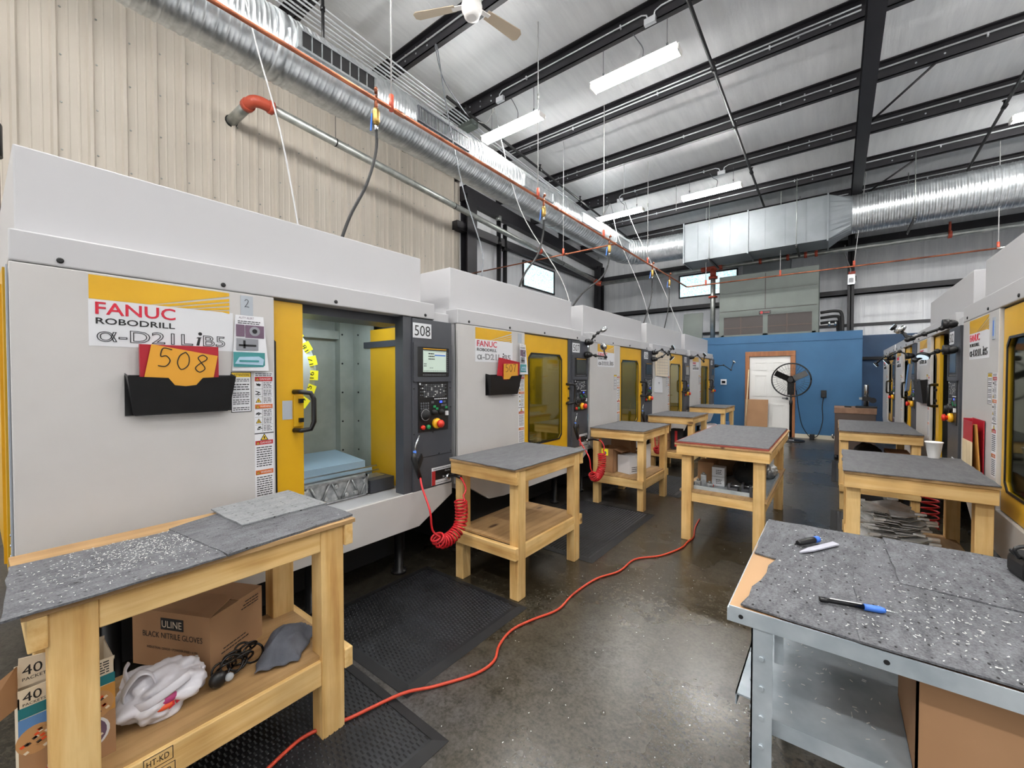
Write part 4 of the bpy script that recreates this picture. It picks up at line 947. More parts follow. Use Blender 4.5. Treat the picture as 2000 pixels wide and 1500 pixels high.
# ---------------------------------------------------------------- steel bench at the right
SBZ = .90
s_ = thing('steel_bench', 'galvanised steel work bench with chip strewn felt top at the right', 'bench', (-.227, 1.29, 0))
W_, D_ = 1.03, .87
MB('cab_top').box(.004, W_, .005, D_, SBZ - .03, SBZ - .003).box(.0, .12, .0, D_, SBZ - .004, SBZ - .002, 'bare_board').build('top_board', s_)
fr = MB('bench_steel').box(0, W_, -.004, 0, SBZ - .042, SBZ + .001).box(0, W_, D_, D_ + .004, SBZ - .042, SBZ).box(-.004, 0, -.004, D_ + .004, SBZ - .042, SBZ - .006).box(0, W_, 0, .04, SBZ - .042, SBZ - .038)
for x in (.03, .33, .62, .9): fr.lathe((x, -.004, SBZ - .022), (0, -1, 0), [(0, .006), (.001, .006)], 10, 'black_matt')
fr.build('edge_frame', s_)
def angle_leg(x, y, sx, sy):
    mb = MB('bench_steel').box(x, x + .05 * sx, y, y + .004 * sy, 0, SBZ - .04).box(x, x + .004 * sx, y, y + .05 * sy, 0, SBZ - .04)
    for z in (.3, .38, .46, .54, .62, .7, .78): mb.lathe((x + .025 * sx, y, z), (0, -sy, 0), [(0, .007), (.005, .006)], 8).lathe((x, y + .025 * sy, z), (-sx, 0, 0), [(0, .007), (.005, .006)], 8)
    mb.build('leg', s_)
for x, y, a, b in ((.055, .0, 1, 1), (.055, D_, 1, -1), (W_ - .02, 0, -1, 1), (W_ - .02, D_, -1, -1)): angle_leg(x, y, a, b)
MB('bench_steel').box(.07, .075, .045, D_ - .045, SBZ - .09, SBZ - .04).box(.107, .127, .02, .024, .77, SBZ - .04).build('end_brace', s_)
MB('bench_steel').box(.0, W_, .11, D_ - .12, .580, .585).box(.0, .004, .11, D_ - .12, .55, .585).box(.06, W_, .035, D_ - .03, .585, .590).box(.06, W_, .031, .035, .592 - .05 + .02, .605).box(.06, W_, D_ - .03, D_ - .026, .56, .66).build('shelf', s_)
MB('bench_steel').box(.06, W_, D_ - .008, D_ - .004, .30, .345).build('back_rail', s_)
o = MB('cardboard_dark')
# felt sheets on it (overlapping, worn)
G = 'felt sheets on the steel bench'
def fs(label, pts, k, th=.005): pad(label, pts, SBZ + .0005 + .0022 * k, 'felt', G, th, .005)
fs('felt sheet in the far left corner of the steel bench under the screwdriver', [(-.222, 1.72), (-.13, 1.70), (.22, 1.68), (.22, 2.165), (-.225, 2.16)], 0)
fs('felt sheet at the front left corner of the steel bench', [(-.20, 1.30), (.06, 1.288), (.06, 1.74), (-.15, 1.75)], 1)
fs('felt sheet in the middle front of the steel bench under the blue pen', [(.055, 1.285), (.235, 1.29), (.245, 1.74), (.055, 1.74)], 2)
fs('felt sheet at the front right of the steel bench', [(.228, 1.295), (.79, 1.30), (.79, 1.73), (.236, 1.73)], 1)
fs('felt sheet at the back right of the steel bench', [(.165, 1.715), (.79, 1.705), (.79, 2.17), (.155, 2.165)], 3)
def arS(r):
    p = (r.uniform(-.19, .55), r.uniform(1.31, 2.12)) if r.random() < .5 else (r.gauss(.22, .12), r.gauss(1.5, .14))
    return p if -.15 < p[0] < .75 and 1.30 < p[1] < 2.14 else None
chips('bright metal chips and slivers on the felt of the steel bench', 380, arS, SBZ + .0105, (.2, 1.6, SBZ), smax=.0075)
# tools
def tool(name, label, cat, loc, rz): return thing(name, label, cat, loc, rz)
pz = SBZ + .011
k = tool('screwdriver', 'black screwdriver with blue cap lying on the steel bench', 'screwdriver', (-.075, 1.90, pz), math.radians(58))
MB('black_plastic').lathe((-.05, 0, .013), (1, 0, 0), [(0, .008), (.01, .011), (.05, .012), (.085, .012), (.09, .009)], 12).build('grip', k)
MB('pen_blue').lathe((.04, 0, .013), (1, 0, 0), [(0, .012), (.02, .012), (.025, .008)], 12).build('cap', k)
MB('chrome').lathe((-.10, 0, .011), (1, 0, 0), [(0, .0015), (.05, .003)], 8).build('shaft', k)
k = tool('deburring_file', 'pale grey flat file lying beside the screwdriver', 'file', (-.045, 1.875, pz), math.radians(60))
MB('blade_grey').prism([(-.03, -.012), (.11, -.013), (.115, .013), (-.03, .012)], 'z', 0, .006).build('blade', k, bevel=.001); MB('blade_grey').prism([(-.09, -.003), (-.03, -.012), (-.03, .012), (-.09, .003)], 'z', 0, .005).build('tang', k)
k = tool('deburring_pen', 'blue and black pen style tool on the middle felt sheet', 'pen', (.045, 1.455, pz), math.radians(14))
MB('black_gloss').lathe((-.075, 0, .008), (1, 0, 0), [(0, .004), (.004, .0075), (.02, .0075), (.022, .006), (.10, .0065)], 12).box(-.05, .02, -.002, .002, .0145, .0155, 'paper_grey').build('barrel', k)
MB('pen_blue').lathe((.025, 0, .008), (1, 0, 0), [(0, .0085), (.035, .009), (.045, .006)], 12).build('grip', k); MB('chrome').lathe((.07, 0, .008), (1, 0, 0), [(0, .004), (.012, .002), (.03, .0015)], 8).build('tip', k)
k = thing('black_caddy', 'small black plastic pouch at the far right corner of the steel bench', 'pouch', (.50, 2.00, pz), .2)
MB('black_plastic').box(-.05, .16, -.06, .05, 0, .07).build('body', k, bevel=.018); MB('black_matt').box(-.045, .15, -.055, .04, .066, .078).build('flap', k, bevel=.004)
MB('black_plastic').tube([(-.05, -.03, .07), (-.06, -.03, .10), (.0, -.03, .115), (.1, -.03, .11), (.14, -.03, .08)], .006, 6, smooth=4).build('loop', k)
# under the steel bench
tt = thing('black_tote', 'black plastic tote on the floor behind the steel bench shelf', 'tote', (.36, 2.52, 0))
tb = MB('black_plastic'); w0, w1 = .34, .38
def tote(w, d, h, t):
    o0 = rect8(-w * .88, w * .88, -d * .88, d * .88, .05); o1 = rect8(-w, w, -d, d, .06)
    n = len(o0); vs = [(a, b, 0) for a, b in o0] + [(a, b, h) for a, b in o1] + [(a * .95, b * .95, h) for a, b in o1] + [(a * .95, b * .95, .01) for a, b in o0]
    fs_ = []
    for lv in range(3): fs_ += [(lv * n + i, lv * n + (i + 1) % n, (lv + 1) * n + (i + 1) % n, (lv + 1) * n + i) for i in range(n)]
    fs_ += [tuple(range(n)), tuple(range(3 * n, 4 * n))]
    return vs, fs_
tb.add(*tote(.40, .26, .46, .01)); tb.build('tub', tt)
o1 = rect8(-.43, .43, -.29, .29, .07); i1 = rect8(-.385, .385, -.245, .245, .05); MB('black_plastic').frame(o1, i1, 'z', .43, .47).build('rim', tt, bevel=.006)
def carton(name, label, loc, rz, w, d, h, flaps=(1, 1, 1, 1), m='cardboard', cat='box', group=None, ang=.6, wt=.005):
    r = thing(name, label, cat, loc, rz, group)
    MB(m).box(-w, w, -d, -d + wt, 0, h).box(-w, w, d - wt, d, 0, h).box(-w, -w + wt, -d, d, 0, h).box(w - wt, w, -d, d, 0, h).box(-w, w, -d, d, 0, wt).build('carton_body', r)
    f = d * .95; c, s = math.cos(ang), math.sin(ang)
    for k, (on, sg) in enumerate(zip(flaps, (-1, 1, -1, 1))):
        if not on: continue
        if k < 2: MB(m).obox((0, sg * (d + c * f / 2 * .9), h + s * f / 2 * .9), (w * .98, 0, 0), (0, sg * c * f / 2 * .9, s * f / 2 * .9), (0, -sg * s * .002, c * .002)).build('flap', r)
        else: MB(m).obox((sg * (w + c * f / 2 * .9), 0, h + s * f / 2 * .9), (sg * c * f / 2 * .9, 0, s * f / 2 * .9), (0, d * .98, 0), (-sg * s * .002, 0, c * .002)).build('flap', r)
    return r
def solid_carton(name, label, loc, rz, w, d, h, m='cardboard', group=None, tape=True, cat='box'):
    r = thing(name, label, cat, loc, rz, group); MB(m).box(-w, w, -d, d, 0, h).build('carton_body', r, bevel=.003)
    if tape: MB('cardboard_dark' if m == 'cardboard' else 'paper_grey').box(-w - .001, w + .001, -.012, .012, h - .03, h + .001).box(-w - .0012, w + .0012, -.003, .003, h - .002, h + .0012).build('tape', r)
    return r
bx = carton('cardboard_box', 'large brown cardboard box on the shelf of the steel bench', (.36, 1.51, .592), 0, .20, .165, .262, flaps=(0, 0, 0, 0))
mk = MB('ink')
for i in range(5): mk.obox((-.02 + .035 * i, -.1655, .225 - .004 * (i % 2)), (.012, 0, .006), (0, .0005, 0), (-.002, 0, .003))
mk.build('handwriting', bx)
sh = MB('chip_metal'); r_ = random.Random(8)
for i in range(70):
    a = r_.uniform(0, PI); sh.obox((r_.uniform(-.12, .12), r_.uniform(1.36, 2.0), .5925), (.005 * math.cos(a), .005 * math.sin(a), 0), (-.001 * math.sin(a), .001 * math.cos(a), 0), (0, 0, .0006))
tag(sh.build('metal_chips', loc=(0, 1.7, .59), fix=False), 'metal chips lying on the lower shelf of the steel bench', 'chips', kind='stuff')

# ================================================================ ON AND UNDER THE NEAR LEFT BENCH
SZ = .3605
ob = thing('oatmeal_carton', 'open topped carton of oatmeal packets marked 40 at the left end of the shelf', 'box', (-1.859, .165, SZ))
def oat(mb): mb.v = [v - Vector((-1.845, .165, SZ)) for v in mb.v]; return mb
mb = MB('cream'); x0, x1, y0, y1, zt = -1.93, -1.765, .066, .263, .665
mb.box(x1 - .003, x1, y0, y1, SZ, zt).box(x0, x0 + .003, y0, y1, SZ, zt).box(x0, x1, y0, y0 + .003, SZ, zt - .02).box(x0, x1, y1 - .003, y1, SZ, zt - .01).box(x0, x1, y0, y1, SZ, SZ + .003)
mb.box(x1, x1 + .0006, y0, y1, .585, .615, 'teal').box(x1, x1 + .0006, y0, .15, .50, .583, 'oat_blue').box(x1, x1 + .0006, .155, y1, .50, .583, 'binder_red' if False else 'tan_board').box(x1, x1 + .0007, y0, y1, SZ, .50, 'cardboard')
mb.lathe((x1, .10, .515), (1, 0, 0), [(0, .04), (.001, .04)], 20, 'oat_pic').lathe((x1, .215, .53), (1, 0, 0), [(0, .045), (.001, .045)], 20, 'oat_pic').lathe((x1, .20, .45), (1, 0, 0), [(0, .05), (.0012, .05)], 20, 'paper').lathe((x1, .20, .45), (1, 0, 0), [(0, .043), (.0018, .043)], 20, 'photo_purple')
for q in range(60):
    a = RND.uniform(0, 2 * PI); rr = RND.uniform(0, .036); c = ((.10, .515), (.215, .53), (.20, .45))[q % 3]
    mb.obox((x1 + .0018, c[0] + rr * math.cos(a), c[1] + rr * math.sin(a)), (.0004, 0, 0), (0, .004, .002), (0, -.002, .003), ('cream', 'orange_fruit', 'dark_brown', 'oat_pic')[q % 4])
mb.text('40', (x1 + .001, .075, .630), NY, NZ, h=.026, m='ink').text('PACKETS', (x1 + .001, .075, .619), NY, NZ, h=.0075, m='ink'); label_lines(mb, x1 + .0004, .222, .25, .62, .66, 5, seed=60)
mb.prism([(.10, .40), (.13, .432), (.142, .432), (.15, .42), (.158, .432), (.17, .432), (.18, .42), (.17, .40), (.14, .385)], 'x', x1 + .0006, x1 + .0016, 'heart_red'); mb.text('HEART', (x1 + .002, .118, .417), NY, NZ, h=.009, m='paper').text('HEALTHY', (x1 + .002, .116, .404), NY, NZ, h=.008, m='paper')
oat(mb).build('carton_body', ob)
mb = MB('cream').prism([(.066, .665), (.155, .665), (.15, .735), (.07, .748)], 'x', -1.790, -1.786); mb.text('40', (-1.7855, .076, .695), NY, NZ, h=.028, m='ink').text('PACKETS', (-1.7855, .076, .680), NY, NZ, h=.009, m='ink'); oat(mb).build('torn_flap', ob)
mb = MB('cardboard').add([(-1.77, .064, .735), (-1.77, .064, .62), (-1.70, -.03, .60), (-1.72, -.04, .68), (-1.773, .067, .735), (-1.773, .067, .62), (-1.703, -.027, .60), (-1.723, -.037, .68)], [(0, 1, 2, 3), (7, 6, 5, 4), (0, 4, 5, 1), (1, 5, 6, 2), (2, 6, 7, 3), (3, 7, 4, 0)]); oat(mb).build('side_flap', ob)
# glove carton
gx = thing('glove_carton', 'brown cardboard carton of black nitrile gloves on the near bench shelf', 'box', (-1.935, .560, SZ), math.radians(26.5))
# local: corner at origin, +y along the right face, -x along the left face
gw, gd, gh = .378, .262, .226
mb = MB('cardboard').box(-gw, 0, 0, gd, 0, gh)
mb.box(-.235, -.125, -.0012, 0, .158, .205, 'ink'); LX = (1, 0, 0)
mb.text('ULINE', (-.228, -.002, .168), LX, NZ, h=.028, w=.096, m='cream')
mb.text('BLACK NITRILE GLOVES', (-.325, -.001, .122), LX, NZ, h=.023, w=.29, m='ink')
mb.text('INDUSTRIAL GRADE \u2022 POWDER-FREE \u2022 6 MIL', (-.305, -.001, .075), LX, NZ, h=.010, w=.25, m='ink')
for k, (a, b, z) in enumerate(((.17, .24, .205), (.16, .24, .192), (.15, .24, .18), (.06, .17, .07), (.05, .19, .055))):
    q = MB('ink'); label_lines(mb, .0004, a, b, z - .006, z + .004, 1, seed=70 + k)
mb.build('carton_body', gx)
MB('cardboard').add([(-gw, 0, gh), (0, 0, gh), (-.02, .13, gh + .022), (-gw, .13, gh + .006), (-gw, 0, gh + .003), (0, 0, gh + .003), (-.02, .13, gh + .025), (-gw, .13, gh + .009)], [(0, 1, 2, 3), (7, 6, 5, 4), (0, 4, 5, 1), (1, 5, 6, 2), (2, 6, 7, 3), (3, 7, 4, 0)]).build('top_flap', gx)
MB('cardboard').box(-gw, 0, .135, gd, gh, gh + .003).build('top_flap', gx)
# plastic bag
pb = thing('grocery_bag', 'crumpled white plastic grocery bag with red print on the near bench shelf', 'bag', (-1.895, .40, SZ))
def blob(c, r, amp, seed, m, sub=4, zmin=None):
    bm = bmesh.new(); bmesh.ops.create_icosphere(bm, subdivisions=sub, radius=1); rr = random.Random(seed)
    dirs = [Vector((rr.gauss(0, 1), rr.gauss(0, 1), rr.gauss(0, 1))).normalized() for _ in range(26)]; ph = [rr.uniform(0, 6) for _ in dirs]; fr_ = [rr.uniform(2, 9) for _ in dirs]
    for v in bm.verts:
        n = v.co.normalized(); d = sum(abs(math.sin(f * n.dot(q) + p)) - .6 for q, p, f in zip(dirs, ph, fr_)) / len(dirs)
        k = 1 + amp * d * 2.2
        v.co = Vector((n.x * r[0] * k, n.y * r[1] * k, n.z * r[2] * k)) + Vector(c)
        if zmin is not None and v.co.z < zmin: v.co.z = zmin + (v.co.z - zmin) * .05
    bm.verts.index_update(); o = MB(m).add([v.co.copy() for v in bm.verts], [[v.index for v in f.verts] for f in bm.faces], None, True); bm.free(); return o
bg_ = blob((0, 0, .062), (.10, .12, .075), .8, 4, 'plastic_bag', sub=5, zmin=.002)
for q in range(7):
    a = -.5 + q * .17; bg_.obox((.099 - .01 * abs(q - 3), -.01 + .022 * q - .05, .03 + .006 * q), (.003, 0, .001), (0, .008, .004), (0, -.002, .007 if q % 2 else .011), 'print_red')
bg_.build('bag_body', pb)
MB('plastic_bag').rings(smooth_path([(.02, -.10, .07), (.03, -.105, .12), (.03, -.07, .165), (.03, -.035, .15), (.04, -.02, .10)], 6), .018, 8, flat=.25).build('handle', pb)
MB('plastic_bag').rings(smooth_path([(.06, -.09, .07), (.095, -.06, .085), (.10, -.01, .10), (.09, .05, .115), (.05, .08, .10)], 6), .016, 8, flat=.3).build('handle', pb)
MB('plastic_bag').rings(smooth_path([(-.02, -.08, .10), (-.03, -.09, .16), (-.03, -.08, .185)], 4), [.02] * 4 + [.012] * 5, 8, flat=.4).build('bag_corner', pb)
MB('magenta').ico((.083, -.005, .07), (.022, .035, .02)).ico((.093, -.012, .052), (.016, .03, .012), 'orange_fruit').build('snack_pack', pb)
o = MB('paper_grey').obox((-1.985, .535, SZ + .04), (.01, .02, .004), (-.002, .001, .035), (.002, -.001, 0)).build('paper_card', loc=(-1.985, .535, SZ)); tag(o, 'small white card sticking out beside the grocery bag', 'card')
# grey rag
def cloth(pts, h, seed, m, name, label, cat, n=22, amp=.03):
    (ax, ay), (bx_, by), (cx, cy), (dx, dy) = pts; rr = random.Random(seed); ws = [(rr.uniform(3, 9), rr.uniform(3, 9), rr.uniform(0, 6), rr.uniform(.3, 1)) for _ in range(7)]
    vs = []
    for i in range(n + 1):
        for j in range(n + 1):
            u, v = i / n, j / n
            x = (1 - u) * ((1 - v) * ax + v * dx) + u * ((1 - v) * bx_ + v * cx); y = (1 - u) * ((1 - v) * ay + v * dy) + u * ((1 - v) * by + v * cy)
            z = sum(w * abs(math.sin(a * u + b * v + p)) for a, b, p, w in ws) / 4 * amp * 1.5
            e = min(u, 1 - u, v, 1 - v); k = min(1, e * 5)
            vs.append((x + .006 * math.sin(17 * v + seed), y + .006 * math.sin(15 * u), SZ + .003 + z * (.25 + .75 * k) + h * k * max(0, math.sin(PI * u) * math.sin(PI * v))))
    fs_ = [(i * (n + 1) + j, (i + 1) * (n + 1) + j, (i + 1) * (n + 1) + j + 1, i * (n + 1) + j + 1) for i in range(n) for j in range(n)]
    c = Vector((sum(p[0] for p in pts) / 4, sum(p[1] for p in pts) / 4, SZ))
    o = MB(m).add(vs, fs_, None, True).build(name, loc=c); sd_ = o.modifiers.new('thick', 'SOLIDIFY'); sd_.thickness = .003; sd_.offset = 1
    tag(o, label, cat)
cloth([(-1.99, .80), (-1.79, .66), (-1.735, .80), (-1.89, .965)], .065, 3, 'rag', 'shop_rag', 'crumpled grey cloth rag beside the glove carton', 'rag')
# black cable bundle with small speaker
bc = thing('cable_bundle', 'tangle of black cable with a black pod by the corner of the glove carton', 'cable', (-1.865, .60, SZ))
mb = MB('black_gloss')
for k in range(9):
    c0 = Vector((-.02 + .012 * (k % 3) - .02 * (k // 3), .015 * k - .02, .03 + .009 * (k % 4))); rr = .03 + .004 * (k % 3)
    mb.tube([c0 + Vector((rr * .5 * math.sin(t * PI / 8) * (1 if k % 2 else -1), rr * math.cos(t * PI / 8), rr * .75 * math.sin(t * PI / 8))) for t in range(17)], .0045, 6)
mb.build('cable_coil', bc)
MB('black_plastic').ico((.03, -.045, .032), (.022, .03, .03), sub=3).build('pod', bc); MB('clear_plastic').ico((.045, -.012, .03), (.012, .016, .016)).build('clear_plug', bc)

# ================================================================ THINGS ON THE MACHINE FRONTS
XF = -2.4
def wallpocket(x, y0, y1, z0, z1, nx, label):
    """wide black file pocket; nx = +1 faces +x"""
    r = thing('file_pocket', label, 'pocket', (x, (y0 + y1) / 2, z0), 0 if nx > 0 else PI, 'black file pockets on the machines')
    w = (y1 - y0) / 2; h = z1 - z0
    n = 9; out = []
    prof = [(-w, h - .005), (-.32 * w, h - .012), (-.20 * w, h - .045), (0.0, h - .05), (.20 * w, h - .045), (.32 * w, h - .012), (w, h - .005)]
    front = prof + [(w * .90, .012), (w * .86, 0), (-w * .86, 0), (-w * .90, .012)]
    xs = lambda z: .03 + .03 * z / h
    vs = [(xs(z), y, z) for y, z in front] + [(xs(z) + .004, y, z) for y, z in front]
    k = len(front)
    mb = MB('black_plastic').add(vs, [tuple(range(k)), tuple(range(2 * k - 1, k - 1, -1))] + [(i, (i + 1) % k, k + (i + 1) % k, k + i) for i in range(k)])
    mb.box(.001, .004, -w, w, 0, h).box(.003, .036, -w * .86, w * .86, 0, .004)
    for s in (-1, 1): mb.add([(.002, s * w * .86, 0), (.034, s * w * .86, 0), (.062, s * w, h - .005), (.002, s * w, h + .008), (.002, s * w * .86 - s * .004, 0), (.034, s * w * .86 - s * .004, 0), (.062, s * w - s * .004, h - .005), (.002, s * w - s * .004, h + .008)], [(0, 1, 2, 3), (7, 6, 5, 4), (0, 4, 5, 1), (1, 5, 6, 2), (2, 6, 7, 3), (3, 7, 4, 0)])
    mb.build('pocket_tray', r); return r
def binder(x, y0, y1, z0, z1, tilt, label):
    c = Vector((x + .018, (y0 + y1) / 2, (z0 + z1) / 2)); a = tilt; e2 = Vector((0, math.cos(a), math.sin(a))); e3 = Vector((.03, -math.sin(a), math.cos(a)))
    r = thing('ring_binder', label, 'binder', (c.x, c.y, z0), 0, 'red binders in the file pockets'); w, h = (y1 - y0) / 2, (z1 - z0) / 2
    MB('binder_red').obox((0, 0, h), (.002, 0, 0), e2 * w, e3 * h).obox((.016, 0, h), (.0015, 0, 0), e2 * w, e3 * h).obox(Vector((.008, 0, h)) - e2 * w, (.009, 0, 0), e2 * .0015, e3 * h).build('cover', r)
    MB('paper').obox((.008, 0, h), (.006, 0, 0), e2 * (w - .008), e3 * (h - .006)).build('pages', r)
STROKE = {'5': [[(.8, 1), (.2, 1), (.15, .55), (.5, .62), (.82, .38), (.6, .05), (.1, .02)]], '0': [[(.5, 1), (.15, .75), (.1, .3), (.45, 0), (.85, .3), (.8, .75), (.5, 1)]],
          '8': [[(.85, .9), (.5, 1), (.2, .8), (.5, .55), (.85, .25), (.5, 0), (.15, .2), (.45, .52), (.8, .75), (.85, .9)]], '7': [[(.1, .95), (.85, 1), (.55, .5), (.4, 0)]], '2': [[(.1, .8), (.4, 1), (.75, .8), (.4, .3), (.1, .02), (.3, .08), (.9, .03)]]}
def handwrite(mb, txt, o, e2, e3, w, h, r):
    m0 = mb.m; mb.m = 'ink'
    for i, ch in enumerate(txt):
        for st in STROKE[ch]: mb.tube([Vector(o) + e2 * ((i + .1 + .8 * px) * w) + e3 * (py * h) for px, py in st], r, 6, smooth=5)
    mb.m = m0
def card(x, c, w, h, tilt, txt, label):
    r = thing('number_card', label, 'card', (x, c[0], c[1]), 0, 'orange number cards'); e2 = Vector((0, math.cos(tilt), math.sin(tilt))); e3 = Vector((.02, -math.sin(tilt), math.cos(tilt)))
    mb = MB('card_orange').obox((0, 0, 0), (.0007, 0, 0), e2 * w, e3 * h); mb.build('card_sheet', r)
    m2 = MB('ink'); handwrite(m2, txt, Vector((.0012, 0, 0)) - e2 * w * .80 - e3 * h * .05, e2, e3, w * .53, h * .95, .0022 if w > .11 else .002); m2.build('handwriting', r)
wallpocket(XF, .40, .80, 1.37, 1.545, 1, 'wide black file pocket with red binder on the machine with plate 508')
binder(XF, .447, .735, 1.40, 1.68, .01, 'red binder standing in the pocket of the machine with plate 508')
card(XF + .048, (.590, 1.575), .125, .085, -.17, '508', 'orange card handwritten 508 in front of the red binder')
wallpocket(XF, 2.73, 3.18, 1.375, 1.555, 1, 'black file pocket on the machine with plate 507')
binder(XF, 2.87, 3.165, 1.40, 1.69, -.12, 'red binder leaning in the pocket of the machine with plate 507')
card(XF + .048, (3.03, 1.585), .105, .07, .02, '507', 'orange card handwritten 507 in front of the leaning red binder')
o = MB('tape_grey').box(XF + .001, XF + .002, .845, .902, 1.853, 1.953); handwrite(o, '2', Vector((XF + .0025, .858, 1.895)), Vector((0, 1, 0)), Vector((0, 0, 1)), .032, .04, .0012); tag(o.build('number_note', loc=(XF, .87, 1.9)), 'grey tape note with a handwritten 2 above the photo sheet', 'note')
def photo_sheet(y0, y1, z0, z1, x, rot, label):
    r = thing('notice_sheet', label, 'paper', (x, y0, z0), rot); w, h = y1 - y0, z1 - z0
    mb = MB('paper').add([(.001, .02, h), (.001, w * .9, h), (.02, w, 0), (.012, 0, 0), (.0, .02, h), (.0, w * .9, h), (.019, w, 0), (.011, 0, 0)], [(0, 1, 2, 3), (7, 6, 5, 4), (0, 4, 5, 1), (1, 5, 6, 2), (2, 6, 7, 3), (3, 7, 4, 0)])
    mb.text('ALITY ALERT', (.003, .035, h - .018), NY, NZ, h=.011, w=.07, m='photo_purple'); label_lines(mb, .004, .03, w * .8, h - .045, h - .025, 2, seed=90)
    mb.build('sheet', r)
    for a, b, c, d, m_ in ((.02, .058, .175, .235, 'photo_purple'), (.062, .15, .17, .235, 'photo_purple'), (.02, .12, .105, .165, 'photo_grey'), (.005, .15, .02, .095, 'photo_teal')):
        k = MB(m_).box(.006 + (h - d) * .05, .0075 + (h - d) * .055, a, b, c, d)
        if m_ == 'photo_purple' and b > .1: k.lathe((.0075 + (h - d) * .055, .105, .205), (1, 0, 0), [(0, .025), (.001, .025)], 16, 'photo_grey').lathe((.0085 + (h - d) * .055, .105, .205), (1, 0, 0), [(0, .012), (.001, .012)], 12, 'ink')
        elif m_ == 'photo_grey': k.box(.008 + (h - d) * .055, .009 + (h - d) * .055, .03, .11, .125, .135, 'ink').box(.008 + (h - d) * .055, .009 + (h - d) * .055, .05, .06, .115, .155, 'ink')
        elif m_ == 'photo_teal': k.prism([(.01, .035), (.14, .03), (.145, .06), (.12, .075), (.03, .07)], 'x', .008 + (h - d) * .055, .009 + (h - d) * .055, 'coolant_tray').box(.009 + (h - d) * .055, .010 + (h - d) * .055, .03, .12, .045, .055, 'photo_teal')
        k.build('photo', r)
photo_sheet(.80, .968, 1.568, 1.852, XF + .002, 0, 'printed quality sheet with photos taped beside the yellow door of machine 508')
photo_sheet(3.175, 3.365, 1.56, 1.85, XF + .03, .25, 'curled quality sheet with photos on the machine with plate 507')
o = MB('tape_grey').box(XF + .001, XF + .0018, 3.20, 3.26, 1.86, 1.95).build('tape_strip', loc=(XF, 3.23, 1.9)); tag(o, 'grey tape strip above the curled sheet on machine 507', 'tape')
o = MB('tape_grey').box(XF - .0335, XF - .032, 1.058, 1.112, 1.297, 1.403).build('tape_strip', loc=(XF - .05, 1.085, 1.35)); tag(o, 'grey tape square on the open yellow door beside its handle', 'tape')
# hung shirt-like sheets on the fourth machine
o = thing('hung_garment', 'pale plaid shirt hung on the front of the fourth machine', 'shirt', (XF + .02, 7.36, 1.55))
mb = MB('cream').prism([(-.30, .0), (.28, -.02), (.30, .12), (.33, .38), (.20, .40), (.12, .34), (.0, .40), (-.14, .41), (-.28, .38), (-.33, .2)], 'x', -.012, .012)
for q in range(7): mb.box(.012, .0128, -.28 + q * .09, -.275 + q * .09, .02, .36, 'photo_grey'); mb.box(.012, .0128, -.29, .29, .03 + q * .05, .034 + q * .05, 'photo_grey')
mb.build('fabric', o); MB('dark_grey').tube([(.0, -.25, .39), (.0, 0, .42), (.0, .28, .39)], .006, 6).tube([(.0, 0, .42), (.0, .0, .46)], .004, 6).build('hanger', o)
o = MB('paper').prism([(7.02, 1.27), (7.42, 1.25), (7.42, 1.35), (7.38, 1.55), (7.10, 1.555), (7.03, 1.5)], 'x', XF + .002, XF + .012).prism([(7.19, 1.44), (7.27, 1.44), (7.23, 1.40)], 'x', XF + .012, XF + .013, 'photo_grey').build('hung_cloth', loc=(XF, 7.2, 1.5)); tag(o, 'white cloth hung below the plaid shirt on the fourth machine', 'cloth')
# goose neck work lamps clipped to the machine corners
def arm_lamp(label, base, pts, head, ndir, white=True):
    r = thing('work_lamp', label, 'lamp', base, 0, 'jointed work lamps on the machines'); b = Vector(base)
    P_ = [Vector(p) - b for p in pts]
    MB('black_plastic').ico((0, 0, 0), (.045, .045, .035)).lathe((-.03, 0, -.0), (1, 0, 0), [(-.02, .04), (.02, .04)], 14).build('base', r)
    mb = MB('black_plastic').tube([Vector((0, 0, 0))] + P_ + [Vector(head) - b], .011, 8)
    for p in P_: mb.ico(p, .022)
    mb.build('arm', r)
    h = Vector(head) - b; d = Vector(ndir).normalized()
    hd_ = MB('black_plastic' if not white else 'chrome').lathe(h - d * .02, d, [(0, .015), (.008, .036), (.016, .045), (.036, .045)], 18); hd_.build('lamp_head', r)
    MB('plate_white' if white else 'lens_lit').lathe(h + d * .021, d, [(0, .04), (.002, .04)], 18).build('lens', r)
lm = arm_lamp
lm('upper jointed lamp with pale head at the top corner of machine 507', (-2.33, 4.55, 1.95), [(-2.28, 4.56, 2.02), (-2.25, 4.60, 2.06)], (-2.22, 4.68, 2.11), (.2, .6, -.6))
lm('lower jointed lamp at the corner of machine 507, head pointing up', (-2.34, 4.55, 1.80), [(-2.28, 4.60, 1.79), (-2.22, 4.75, 1.775)], (-2.24, 4.72, 1.90), (.15, 1, .2))
lm('black jointed lamp at the top corner of the third machine', (-2.33, 6.88, 1.93), [(-2.25, 6.95, 1.98), (-2.2, 7.1, 1.90), (-2.2, 7.25, 2.0)], (-2.2, 7.35, 2.03), (.6, .3, .3), False)
lm('second black jointed lamp below the top corner of the third machine', (-2.33, 6.86, 1.82), [(-2.25, 6.95, 1.86), (-2.2, 7.15, 1.96)], (-2.2, 7.3, 1.85), (.5, .2, -.5), False)
lm('black jointed lamp over the plaid shirt at the fourth machine', (-2.33, 9.12, 1.93), [(-2.25, 9.2, 1.98), (-2.2, 9.5, 1.85)], (-2.2, 9.55, 2.0), (.5, .2, .5), False)
lm('black jointed lamp at the blue wall end of the last left machine', (-2.33, 11.4, 1.80), [(-2.2, 11.5, 1.82), (-2.05, 11.6, 1.70)], (-2.0, 11.65, 1.9), (.5, .2, .5))
